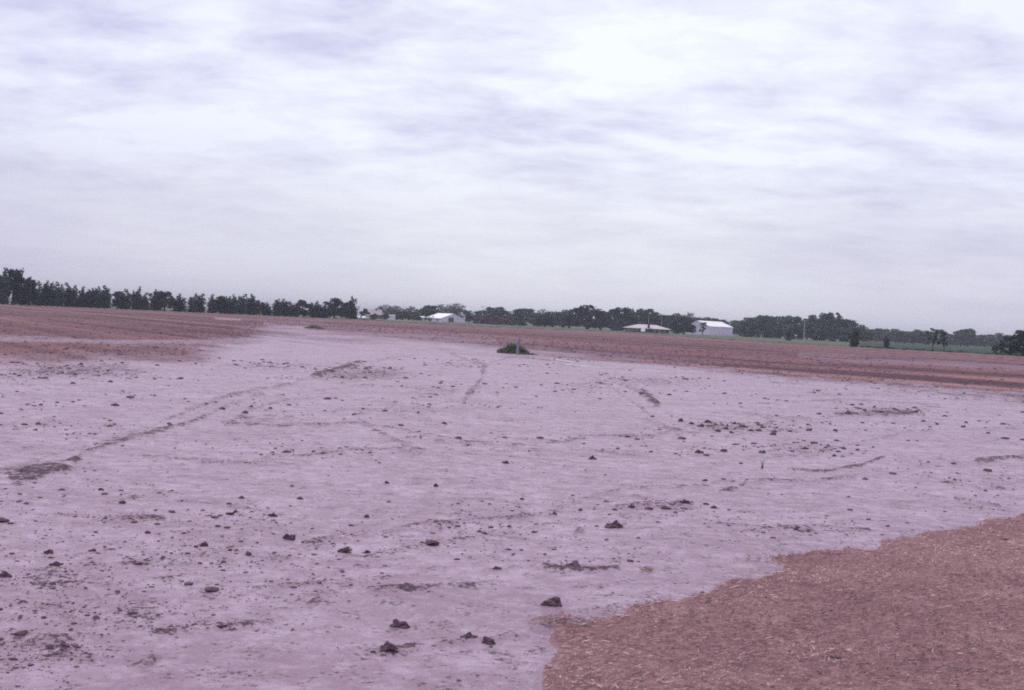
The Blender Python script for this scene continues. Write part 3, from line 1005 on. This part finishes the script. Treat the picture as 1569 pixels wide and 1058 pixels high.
# barn with maroon doors: gable front facing the camera, left side wall receding
bn_ang = math.radians(-22)
p = at_dist(675.8, 715)
barn = empty('barn', (p[0], p[1], 0.0), math.radians(2))
tag(barn, 'white barn with bright roof and dark maroon door in its gable', 'barn')
BW, BL, BH, BR = 14.2, 24.0, 2.15, 2.75
skew = 0
# build in a frame: gable along x, depth along y, whole thing turned so that the left side shows
barn.rotation_euler = (0, 0, math.radians(24))
mb = MB()
t = 0.15
for y0 in (0.0, BL - t):
    pts = [(0, -.1), (BW, -.1), (BW, BH), (BW / 2, BH + BR), (0, BH)]
    vs = [(a, y0, b) for a, b in pts] + [(a, y0 + t, b) for a, b in pts]
    mb.add(vs, [tuple(range(5)), tuple(reversed(range(5, 10)))] + [(i, 5 + i, 5 + (i + 1) % 5, (i + 1) % 5) for i in range(5)])
mb.box(0.004, t, t, BL - t, -.1, BH)
mb.box(BW - t, BW - 0.004, t, BL - t, -.1, BH)
mb.build('wall', M_WHITE, barn)
sl_ = BR / (BW / 2)
for s in (0, 1):
    mb = MB()
    xe = -0.4 if s == 0 else BW + 0.4
    ze = BH - sl_ * .4 + .05; zr = BH + BR + .05
    vs = []
    for y in (-0.3, BL + .3):
        vs += [(xe, y, ze), (BW / 2, y, zr), (BW / 2, y, zr + .12), (xe, y, ze + .12)]
    mb.add(vs, [(0, 1, 2, 3), (7, 6, 5, 4), (0, 4, 5, 1), (1, 5, 6, 2), (2, 6, 7, 3), (3, 7, 4, 0)])
    mb.build('roof_slope', M_ROOFW, barn)
dr = MB(); dr.box(4.3, 7.5, -0.08, -0.003, 0.0, 2.9); dr = dr.build('door', M_DOOR, barn)
mb = MB(); mb.box(4.1, 7.7, -0.12, -0.083, 2.9, 3.1); mb.build('door_track', M_TRIM, dr)
dr = MB(); dr.box(-0.08, 0.001, 15.5, 21.0, 0.0, 1.75); dr.build('door', M_DOOR, barn)
mb = MB(); mb.box(-0.08, 0.001, 4.0, 7.0, 0.6, 1.5); mb.build('window', M_GLASS, barn)
# little white lean-to shed left of the barn
ls, _ = gable_building('garden_shed', 643.5, 722, 2.6, 3.4, 2.0, 0.6, math.radians(8), 'tiny white shed at the left end of the barn')

# low ranch house with hip roof
p = at_dist(958, 600)
hs = empty('ranch_house', (p[0], p[1], 0.0), math.radians(-6))
tag(hs, 'low dark brick ranch house with a pale tan hip roof', 'house')
HL, HD, HH, HR = 20.2, 9.5, 2.15, 1.85
mb = MB()
mb.box(0, HL, 0, 0.25, -.1, HH); mb.box(0, HL, HD - .25, HD, -.1, HH); mb.box(0.004, .25, .25, HD - .25, -.1, HH); mb.box(HL - .25, HL - .004, .25, HD - .25, -.1, HH)
mb.build('wall', M_BRICK, hs)
ov = 1.3
E = [(-ov, -ov), (HL + ov, -ov), (HL + ov, HD + ov), (-ov, HD + ov)]
R1, R2 = (HD / 2 + 1.0, HD / 2), (HL - HD / 2 - 1.4, HD / 2)
zr, ze = HH + HR, HH + 0.02
for idx, poly in enumerate([[(*E[0], ze), (*E[1], ze), (*R2, zr), (*R1, zr)], [(*E[1], ze), (*E[2], ze), (*R2, zr)], [(*E[2], ze), (*E[3], ze), (*R1, zr), (*R2, zr)], [(*E[3], ze), (*E[0], ze), (*R1, zr)]]):
    mb = MB(); n = len(poly)
    mb.add(list(poly) + [(a, b, c - .14) for a, b, c in poly], [tuple(range(n)), tuple(reversed(range(n, 2 * n)))] + [(i, n + i, n + (i + 1) % n, (i + 1) % n) for i in range(n)])
    mb.build('roof_slope', M_ROOFT, hs)
ch = MB(); ch.box(10.2, 11.3, -0.75, -0.003, -.1, 4.1); ch = ch.build('chimney', M_BRICK, hs)
mb = MB(); mb.box(10.1, 11.4, -0.85, 0.1, 4.1, 4.25); mb.build('chimney_cap', M_BRICK, ch)
for wx, ww, wh in [(0.7, 1.2, 1.2), (2.5, 1.3, 1.2), (5.0, .9, 1.0), (12.9, 1.1, 1.0), (15.4, 0.9, 1.9), (17.6, 1.0, 1.0)]:
    wn = MB(); z0 = HH - .25 - wh
    wn.box(wx, wx + ww, -.05, -.003, z0, z0 + wh); wn = wn.build('window', M_GLASS, hs)
    f = MB()
    f.box(wx - .1, wx, -.09, -.004, z0 - .1, z0 + wh + .1); f.box(wx + ww, wx + ww + .1, -.09, -.004, z0 - .1, z0 + wh + .1)
    f.box(wx, wx + ww, -.09, -.051, z0 + wh, z0 + wh + .1); f.box(wx, wx + ww, -.09, -.051, z0 - .1, z0); f.box(wx + ww / 2 - .04, wx + ww / 2 + .04, -.09, -.051, z0, z0 + wh)
    f.build('frame', M_TRIM, wn)

# far farmhouse between the trees
fh, _ = gable_building('farmhouse', 566.5, 640, 5.6, 8.0, 2.4, 2.4, math.radians(6), 'far farmhouse with a faded pinkish roof half hidden by trees', 'house', M_BARKG, M_ROOFP)
mb = MB(); mb.box(2.6, 3.2, 3.2, 3.9, 3.6, 5.6); mb.build('chimney', M_BRICK, fh)
for wx in (1.0, 3.6):
    wn = MB(); wn.box(wx, wx + 1.0, -.05, -.003, .8, 1.9); wn = wn.build('window', M_GLASS, fh)
    f = MB(); f.box(wx - .1, wx + 1.1, -.09, -.051, 1.9, 2.0); f.build('lintel', M_TRIM, wn)
    f = MB(); f.box(wx - .1, wx + 1.1, -.09, -.051, .7, .8); f.build('sill', M_TRIM, wn)
wsx, _ = gable_building('outbuilding', 595.2, 610, 2.8, 2.6, 2.0, 0.7, math.radians(-4), 'small white outbuilding right of the far farmhouse', 'shed', M_WHITE, M_ROOFP, 0.15)
mb = MB(); mb.box(.9, 1.8, -.05, -.003, 0, 1.7); mb.build('door', M_TRIM, wsx)


# ------------------------------------------------------------------ vehicles
def car(px, D, rz, label, van=False):
    p = at_dist(px, D)
    root = empty('parked_van' if van else 'parked_car', (p[0], p[1], 0.30), rz)
    tag(root, label, 'vehicle')
    L, Wc, hb, ht = (4.4, 1.95, 1.0, 1.95) if van else (4.3, 1.75, 0.85, 1.35)
    prof = [(-L / 2, .3), (-L / 2 + .1, hb * .8), (-L / 2 + .5, hb), (L / 2 - .3, hb), (L / 2, hb * .75), (L / 2, .3)]
    n = len(prof)
    def ext(prof, w0, w1, name, mat, par):
        m_ = MB(); k = len(prof)
        zmx = max(z for _, z in prof); zmn = min(z for _, z in prof)
        def wz(z): return w0 + (w1 - w0) * (z - zmn) / (zmx - zmn)
        m_.add([(x, -wz(z) / 2, z) for x, z in prof] + [(x, wz(z) / 2, z) for x, z in prof], [tuple(range(k)), tuple(reversed(range(k, 2 * k)))] + [(i, k + i, k + (i + 1) % k, (i + 1) % k) for i in range(k)])
        return m_.build(name, mat, par)
    ext(prof[::-1], Wc, Wc * .97, 'body', M_CARW, root)
    cab = [(-L * .28, hb + .004), (-L * .16, ht), (L * (.46 if van else .26), ht), (L * (.49 if van else .40), hb + .004)]
    cb = ext(cab[::-1], Wc * .93, Wc * .78, 'cabin', M_CARW, root)
    for s in (-1, 1):
        m_ = MB(); y = s * Wc * .445
        m_.box(-L * .16, L * .28, min(y, y + s * .02), max(y, y + s * .02), hb + .12, ht - .15); m_.build('window', M_GLASS, cb)
        for x in (-L * .31, L * .31):
            w_ = MB()
            w_.tube([(x, s * Wc * .36, .32), (x, s * (Wc * .5 + .01), .32)], [.32, .32], 14)
            w_ = w_.build('wheel', M_TYRE, root)
            h_ = MB(); h_.tube([(x, s * Wc * .5, .32), (x, s * (Wc * .5 + .03), .32)], [.17, .15], 10); h_.build('hub', M_POLE, w_)
    return root


car(985.3, 588, math.radians(80), 'white van parked end on beside the ranch house chimney', True)
car(549.5, 552, math.radians(85), 'pale parked car under the trees, left of two near the farmhouse')
car(558.5, 552, math.radians(80), 'pale parked car under the trees, right of two near the farmhouse')


# ------------------------------------------------------------------ poles
def pole(px, top, D, label, lamp=False, arms=True, r=0.14, mat=M_POLE):
    p = at_dist(px, D)
    h = (horizon(px) + FPX * CAM_H / D - top) * D / FPX
    root = empty('yard_light' if lamp else 'utility_pole', (p[0], p[1], 0), 0.15)
    tag(root, label, 'pole')
    mb = MB(); mb.tube([(0, 0, -.3), (0, 0, h * .5), (0, 0, h)], [r, r * .9, r * .75], 9); mb.build('shaft', mat, root)
    if lamp:
        mb = MB(); mb.tube([(0, 0, h - .3), (0.25, -.2, h), (0.5, -.5, h)], [.04, .04, .04], 6); mb.build('bracket', M_STEEL, root)
        mb = MB(); mb.tube([(0.5, -.5, h + .12), (0.5, -.5, h - .15), (0.5, -.5, h - .5)], [.18, .40, .34], 12); mb.build('lamp_shade', M_TRIM, root)
    if arms:
        mb = MB(); mb.box(-1.1, 1.1, -.2, -.1, h - .6, h - .45); a = mb.build('crossarm', mat, root)
        for x in (-1.0, -.45, .45, 1.0):
            mb = MB(); mb.tube([(x, -.15, h - .45), (x, -.15, h - .28), (x, -.15, h - .2)], [.05, .06, .03], 7); mb.build('insulator', M_TRIM, a)


pole(738.5, 469, 690, 'utility pole standing among the reddish bushes')
pole(993, 480, 625, 'yard light pole with white lamp behind the ranch house chimney', True, False)
pole(1013, 487, 640, 'plain pole behind the right part of the ranch house', False, False)
pole(1231.5, 491, 560, 'pale utility pole on the grass in front of the right wood', r=0.20)

# ------------------------------------------------------------------ post with weeds
pp = ground_pt(793, 543.5)
pz = ground_z(pp[0], pp[1])
post = empty('marker_post', (pp[0], pp[1], pz - 0.02), 0.4)
tag(post, 'grey weathered post standing in green weeds in mid field', 'post')
mb = MB()
w = 0.075
prof = [(-.3, w * 1.1), (0.0, w * 1.05), (0.7, w), (1.12, w * .95), (1.17, w * .6)]
vs, fs = [], []
for z, s in prof:
    vs += [(-s, -s, z), (s, -s, z), (s, s, z), (-s, s, z)]
for k in range(len(prof) - 1):
    for i in range(4):
        j = (i + 1) % 4
        fs.append((4 * k + i, 4 * k + j, 4 * k + 4 + j, 4 * k + 4 + i))
fs += [(3, 2, 1, 0), tuple(4 * (len(prof) - 1) + i for i in range(4))]
mb.add(vs, fs)
mb.build('shaft', M_POST, post)
mb = MB(); mb.tube([(.11, .05, -.3), (.115, .05, .6), (.12, .05, 1.36)], [.028, .028, .026], 8); mb.build('steel_rod', M_STEEL, post)
mb = MB(); mb.box(-.085, .15, -.085, .085, .86, .875); mb.build('wire_tie', M_STEEL, post)


def blade_mesh(name, n, radx, rady, hmax, rs, lean=0.45, wid=0.03, core=None):
    """leafy blades growing from the ground round the origin, taller in the middle"""
    V, Q = [], []
    for k in range(n):
        a = rs.uniform(0, 6.283); q = math.sqrt(rs.random())
        x, y = math.cos(a) * radx * q, math.sin(a) * rady * q
        fall = math.exp(-2.2 * q * q)
        h = hmax * (0.25 + 0.85 * fall) * rs.uniform(.5, 1.1)
        th = rs.uniform(0, 6.283)
        dx_, dy_ = math.cos(th), math.sin(th)
        ln = h * rs.uniform(.1, lean)
        wx, wy = -dy_ * wid * rs.uniform(.5, 1.3), dx_ * wid
        b = len(V)
        for f, ww in ((0, .7), (.55, 1.0), (1, .12)):
            zz = h * (f - .18 * f * f)
            ox = ln * f * f
            V.append((x + dx_ * ox - wx * ww, y + dy_ * ox - wy * ww, zz - .02)); V.append((x + dx_ * ox + wx * ww, y + dy_ * ox + wy * ww, zz - .02))
        Q += [(b, b + 1, b + 3, b + 2), (b + 2, b + 3, b + 5, b + 4)]
    return mesh_np(name, V, Q)


rs = np.random.default_rng(3)


def weeds(name, px, py, n, rx, ry, h, label):
    small = n < 50
    p = ground_pt(px, py)
    o = empty(name, (p[0], p[1], ground_z(p[0], p[1])), 0.0)
    tag(o, label, 'weeds')
    link('leaf_clump', blade_mesh('leaf_clump', n, rx, ry, h, rs, wid=0.008 if small else 0.035), o, M_WEED)
    mb = MB()
    for k in range(2 if small else max(4, n // 90)):
        a = rs.uniform(0, 6.28); q = rs.random() * .7
        x, y = math.cos(a) * rx * q, math.sin(a) * ry * q
        hh = h * rs.uniform(.6, 1.2)
        mb.tube([(x, y, -.03), (x + rs.normal() * .03, y, hh * .5), (x + rs.normal() * .08, y + rs.normal() * .05, hh)], [.005, .004, .002] if small else [.012, .009, .004], 5)
    mb.build('stems', M_WEED, o)
    return o


weeds('weed_clump', 786, 542, 1500, 1.25, 0.8, 1.0, 'dense clump of green weeds round the grey post')
weeds('weed_clump', 808, 544, 260, 0.9, 0.5, 0.25, 'low thin weeds just right of the grey post')
weeds('weed_clump', 482, 504, 900, 1.5, 1.2, 0.62, 'isolated clump of green weeds left of the post, far in the field')
weeds('seedling', 1168, 718, 7, 0.02, 0.02, 0.24, 'tiny lone seedling standing in the silt at right')
weeds('seedling', 645, 672, 5, 0.03, 0.03, 0.18, 'tiny dry sprig standing in the silt near the curved track')

# ------------------------------------------------------------------ clods
def clod_mesh(seed, n=2):
    import bmesh
    bm = bmesh.new()
    bmesh.ops.create_icosphere(bm, subdivisions=n, radius=1.0)
    rs_ = np.random.default_rng(seed)
    off = rs_.uniform(0, 50, 3)
    from mathutils import noise as mn
    for v in bm.verts:
        f = 1 + 0.55 * mn.noise(v.co * 1.3 + Vector(off)) + 0.42 * mn.noise(v.co * 3.1 + Vector(off))
        v.co *= f
        if v.co.z < -0.35: v.co.z = -0.35
        v.co.z *= 0.85
    me = bpy.data.meshes.new('clod')
    bm.to_mesh(me); bm.free()
    me.materials.append(M_CLOD)
    return me


CLODS = [clod_mesh(k, 3) for k in range(9)]
SMALL = [clod_mesh(40 + k, 2) for k in range(6)]


def clod(px, py, wpx, label, group=None, flat=0.72, extra=0):
    """a clod, plus a few lumps fused round it, sitting in the silt"""
    p = ground_pt(px, py)
    D = p[1]
    r = wpx * D / FPX * 0.5
    # fuse a few lumps into one mesh
    V, F = [], []
    b = 0
    lumps = [(0, 0, 1.0)] + [(trs.uniform(-.8, .8), trs.uniform(-.6, .6), trs.uniform(.25, .5)) for _ in range(3 + extra)]
    for (lx, ly, s) in lumps:
        me = trs.choice(CLODS if s > .9 else SMALL)
        rot = trs.uniform(0, 6.28); c_, s_ = math.cos(rot), math.sin(rot)
        k = 0.62 if s > .9 else s
        for v in me.vertices:
            V.append(((c_ * v.co.x - s_ * v.co.y) * k + lx, (s_ * v.co.x + c_ * v.co.y) * k + ly, v.co.z * k * flat * 1.5 + 0.12 * k))
        for f in me.polygons: F.append(tuple(b + i for i in f.vertices))
        b = len(V)
    V = np.array(V) * r * 0.95
    V[:, 2] = V[:, 2] * 1.0
    m = bpy.data.meshes.new('dirt_clod')
    m.from_pydata(V.tolist(), [], F)
    o = link('dirt_clod', m, None, M_CLOD)
    o.location = (p[0], p[1], max(0.0, ground_z(p[0], p[1])) - 0.10 * r)
    tag(o, label, 'clod', group)


for px, py, w, lab in [(444, 826, 27, 'broad rounded dark clod, largest of those at lower left centre'), (418, 791, 16, 'dark clod with a small crumb to its right, above the broad rounded clod'),
                       (562, 792, 12, 'upright dark clod alone at lower left centre'), (381, 850, 15, 'dark knobbly clod just below left of the broad rounded clod'),
                       (314, 836, 17, 'low dark clod left of the knobbly clod'), (75, 849, 20, 'dark clod with crumbs near the left edge'), (6, 884, 26, 'dark clod cut by the left edge of the photo'),
                       (227, 817, 13, 'small dark clod alone at lower left'), (188, 771, 13, 'dark clod below the left end of the dark rut'), (530, 846, 24, 'wide flat clod right of the broad rounded clod'),
                       (668, 745, 12, 'small pointed clod alone near the middle'), (908, 704, 17, 'conical dark clod alone right of the middle'), (942, 808, 32, 'long ragged clod in two humps, right of centre'),
                       (848, 926, 40, 'rough grey heap of soil just above the straw corner'), (612, 960, 34, 'spiky dark clod at the bottom middle'), (719, 981, 30, 'left one of two long dark clods at the bottom middle'),
                       (748, 986, 30, 'right one of two long dark clods at the bottom middle'), (596, 1002, 32, 'low dark clod nearest the bottom edge'), (1185, 667, 15, 'largest clod in the scatter right of centre'),
                       (1476, 655, 10, 'dark clod alone at far right'), (1081, 737, 11, 'upright clod at the end of the dark streak, right of centre'), (1070, 694, 17, 'low clod leftmost of three in a line right of centre')]:
    clod(px, py, w, lab, extra=3 if w > 28 else 0)
for pts, lab, grp in [([(1108, 692, 14), (1170, 694, 12), (1233, 688, 11), (1293, 688, 9), (1314, 690, 8), (1278, 699, 9), (1210, 662, 10), (1240, 660, 12), (1280, 661, 10)], 'small dark clod among the scatter right of centre', 'clods right of centre'),
                      ([(1043, 646, 14), (1060, 650, 10), (1075, 654, 14), (1085, 648, 12), (1100, 662, 14), (1112, 658, 12), (1125, 650, 10), (1140, 655, 13), (1150, 661, 12), (1095, 652, 10), (1120, 664, 10), (1162, 652, 9)], 'dark clod in the dense band of clods right of centre', 'dense band of clods'),
                      ([(155, 751, 11), (143, 845, 13), (85, 867, 20), (592, 740, 9), (460, 766, 12), (370, 764, 12), (361, 786, 13), (300, 838, 8), (563, 847, 13), (352, 843, 8), (250, 855, 10)], 'small soft clod in the lower left silt', 'small clods at lower left'),
                      ([(780, 808, 11), (735, 817, 10), (800, 765, 8), (890, 782, 9), (850, 789, 11), (1048, 774, 17), (968, 778, 14), (760, 873, 16), (775, 711, 13), (1000, 640, 8), (680, 649, 9), (590, 630, 8), (556, 628, 8)], 'small clod scattered over the middle silt', 'small clods in the middle'),
                      ([(1300, 632, 9), (1325, 630, 9), (1350, 634, 10), (1372, 630, 10), (1390, 628, 8), (1404, 634, 9), (1340, 624, 7), (1480, 648, 8), (1500, 646, 7)], 'small dark clod by the dark streak at right', 'clods at right'),
                      ([(75, 566, 9), (112, 588, 9), (170, 586, 9), (60, 580, 9), (30, 577, 9), (112, 617, 8), (415, 627, 9), (385, 624, 9), (240, 560, 7), (188, 557, 7), (300, 558, 7), (55, 660, 8), (0, 634, 8)], 'small clod in the upper left silt', 'clods at upper left')]:
    for i, (px, py, w) in enumerate(sorted(pts)):
        clod(px, py, w, lab + ', ' + ordinal(i + 1) + ' from the left', grp)


# crumbs: thousands of small lumps nobody could count
def crumbs():
    rs_ = np.random.default_rng(19)
    n = 95000
    px = rs_.uniform(-250, 1820, n); py = 548 + (rs_.random(n) ** 1.15) * 560
    x, y = ground_pts(px, py)
    h, wet, dark, straw, tone = soil_fields(x, y)
    cl_ = fbm(x * .35, y * .35, 101, 3)
    am = np.full(n, .10)
    for cx, cy, rx, ry, a in PATCHES:
        e = ((px - cx) / rx) ** 2 + ((py - cy) / ry) ** 2
        am = np.maximum(am, a * np.exp(-e))
    pr = am * (0.10 + 1.5 * sstep(.45, .68, cl_)) + np.clip(dark - .5, 0, 1) * .3
    lit = (straw > .5) & (fbm(x * 1.1, y * 1.1, 151, 3) > .60) & (rs_.random(n) < .12)
    ok = ((rs_.random(n) < pr) & (straw < .3) & (wet > .5)) | lit
    x, y, h = x[ok], y[ok], h[ok]
    n = len(x)
    D = y
    size = np.clip(rs_.lognormal(-.72, .72, n) * 0.0013 * D, .004, .13) * 0.75
    src = []
    for k in range(8):
        me = clod_mesh(300 + k, 1)
        vv = np.array([v.co[:] for v in me.vertices]); ff = np.array([f.vertices[:] for f in me.polygons])
        src.append((vv, ff))
    V, F, b = [], [], 0
    kk = rs_.integers(0, 8, n); rot = rs_.uniform(0, 6.28, n)
    for i in range(n):
        vv, ff = src[kk[i]]
        c_, s_ = math.cos(rot[i]), math.sin(rot[i])
        s = size[i]
        V.append(np.stack([(c_ * vv[:, 0] * 1.3 - s_ * vv[:, 1]) * s + x[i], (s_ * vv[:, 0] * 1.3 + c_ * vv[:, 1]) * s + y[i], vv[:, 2] * s * .6 + h[i] + s * .05], -1))
        F.append(ff + b); b += len(vv)
    me = mesh_np('soil_crumbs', np.concatenate(V), None, np.concatenate(F))
    o = link('soil_crumbs', me, None, M_CRUMB)
    o['kind'] = 'stuff'
    tag(o, 'countless small crumbs of dark soil strewn over the silt', 'soil crumbs')
    print('crumbs', n)


crumbs()


# clods of the tilled soil beyond the silt
def till_lumps():
    rs_ = np.random.default_rng(23)
    n = 15000
    px = rs_.uniform(-200, 1780, n)
    wt = np.interp(px, [p[0] for p in WET_TOP], [p[1] for p in WET_TOP])
    ed = np.interp(px, [p[0] for p in EDGE], [p[1] for p in EDGE])
    f = rs_.random(n) ** .7
    py = ed + 3 + (wt - ed) * f
    P = np.array([ground_pt(a, b) for a, b in zip(px, py)])
    x, y = P[:, 0], P[:, 1]
    h, wet, dark, straw, tone = soil_fields(x, y)
    ok = (wet < .4) & (rs_.random(n) < .25 + .7 * fbm(x * .12, y * .12, 7, 3)) & (y < 330)
    x, y, h = x[ok], y[ok], h[ok]; n = len(x)
    size = np.clip(rs_.lognormal(0, .45, n) * 0.00042 * y, .02, .12)
    src = []
    for k in range(6):
        me = clod_mesh(400 + k, 1)
        src.append((np.array([v.co[:] for v in me.vertices]), np.array([q.vertices[:] for q in me.polygons])))
    V, F, b = [], [], 0
    for i in range(n):
        vv, ff = src[i % 6]
        V.append(vv * size[i] * [1.4, 1, .8] + [x[i], y[i], h[i] + size[i] * .1]); F.append(ff + b); b += len(vv)
    me = mesh_np('tilled_lumps', np.concatenate(V), None, np.concatenate(F))
    o = link('tilled_lumps', me, None, simple('tilled_lump_soil', (0.160, 0.082, 0.096), 0.9, 0.25, 3.0, 0.15))
    o['kind'] = 'stuff'
    tag(o, 'reddish lumps of tilled soil in the drier field', 'soil lumps')


till_lumps()


# ------------------------------------------------------------------ straw mat and loose straws
def straws():
    rs_ = np.random.default_rng(29)
    # sample in the world, over the mat
    n = 330000
    x = rs_.uniform(0.0, 17, n); y = rs_.uniform(5.5, 26, n)
    h, wet, dark, straw, tone = soil_fields(x, y)
    D = np.hypot(x, y)
    ok = (straw > .5) & (rs_.random(n) < np.clip((11.0 / D) ** 1.0, .2, 1)) & (x < y * .50 + .6)
    x, y = x[ok], y[ok]
    n1 = len(x)
    st = rs_.random(n1) < .10
    x = x + st * rs_.normal(0, .30, n1); y = y + st * rs_.normal(0, .30, n1)
    h = ground_zs(x, y)
    # few loose straws on the silt
    m = 900
    x2 = rs_.uniform(-6, 12, m); y2 = rs_.uniform(7.5, 24, m)
    h2, w2, d2, s2, t2 = soil_fields(x2, y2)
    ok2 = (s2 < .5) & (rs_.random(m) < .10 + d2)
    x = np.concatenate([x, x2[ok2]]); y = np.concatenate([y, y2[ok2]]); h = np.concatenate([h, h2[ok2]])
    # heap at the corner, and stubble tufts
    for cx, cy, k, rad, hh in [(862, 958, 420, .22, .07), (990, 877, 90, .05, .05), (1150, 880, 90, .25, .02), (1190, 860, 160, .3, .03), (968, 941, 150, .2, .03)]:
        p = ground_pt(cx, cy)
        a = rs_.uniform(0, 6.28, k); q = np.sqrt(rs_.random(k)) * rad
        hx, hy = p[0] + np.cos(a) * q * 1.3, p[1] + np.sin(a) * q
        x = np.concatenate([x, hx]); y = np.concatenate([y, hy])
        h = np.concatenate([h, ground_zs(hx, hy) + hh * (1 - (q / rad) ** 2) * rs_.random(k)])
    n = len(x)
    L = rs_.lognormal(math.log(.023), .55, n); L = np.clip(L, .008, .13)
    wd = rs_.uniform(.0014, .0036, n)
    big = fbm(x * 1.2, y * 1.2, 131, 3)
    th = rs_.normal(0.25, 0.75, n) + (big - .5) * 3
    tilt = np.abs(rs_.normal(0, .22, n))
    dx_ = np.cos(th) * np.cos(tilt); dy_ = np.sin(th) * np.cos(tilt); dz_ = np.sin(tilt)
    nx, ny = -np.sin(th), np.cos(th)
    c = np.stack([x, y, h + .004 + rs_.random(n) * .014], -1)
    d = np.stack([dx_, dy_, dz_], -1) * (L / 2)[:, None]
    s = np.stack([nx, ny, np.zeros(n)], -1) * wd[:, None]
    u = np.array([0, 0, 1.0]) * (wd * 1.4)[:, None]
    c = c + np.stack([np.zeros(n), np.zeros(n), np.abs(d[:, 2])], -1)
    # a roof-shaped straw: two long quads
    V = np.stack([c - d - s, c + d - s, c - d + u, c + d + u, c - d + s, c + d + s], 1).reshape(-1, 3)
    b = (np.arange(n) * 6)[:, None]
    Q = np.concatenate([b + np.array([0, 1, 3, 2]), b + np.array([2, 3, 5, 4])])
    me = mesh_np('straw_litter', V, Q)
    big2 = fbm(x * .45, y * .45, 137, 3)
    sh_ = np.clip(-.08 + 0.65 * big + .55 * big2 + rs_.normal(0, .25, n), 0, 1)
    at = me.attributes.new('shade', 'FLOAT', 'POINT')
    at.data.foreach_set('value', np.repeat(sh_, 6).astype(np.float32))
    o = link('straw_litter', me, None, M_STRAW)
    o['kind'] = 'stuff'
    tag(o, 'mat of washed up straw and chaff at lower right', 'straw')
    print('straws', n, n1)


straws()

# ------------------------------------------------------------------ haze
def haze():
    m = bpy.data.materials.new('haze')
    m.use_nodes = True
    t = m.node_tree
    for n in list(t.nodes): t.nodes.remove(n)
    out = t.nodes.new('ShaderNodeOutputMaterial')
    v = t.nodes.new('ShaderNodeVolumePrincipled')
    v.inputs['Color'].default_value = (0.86, 0.87, 0.95, 1)
    v.inputs['Density'].default_value = HAZE
    t.links.new(v.outputs[0], out.inputs['Volume'])
    mb = MB(); mb.box(-9500, 9500, -9500, 9500, -1.2, 45)
    o = mb.build('haze', m)
    o['kind'] = 'stuff'
    tag(o, 'thin pale haze lying over the whole field', 'haze')


HAZE = 0.00020
haze()
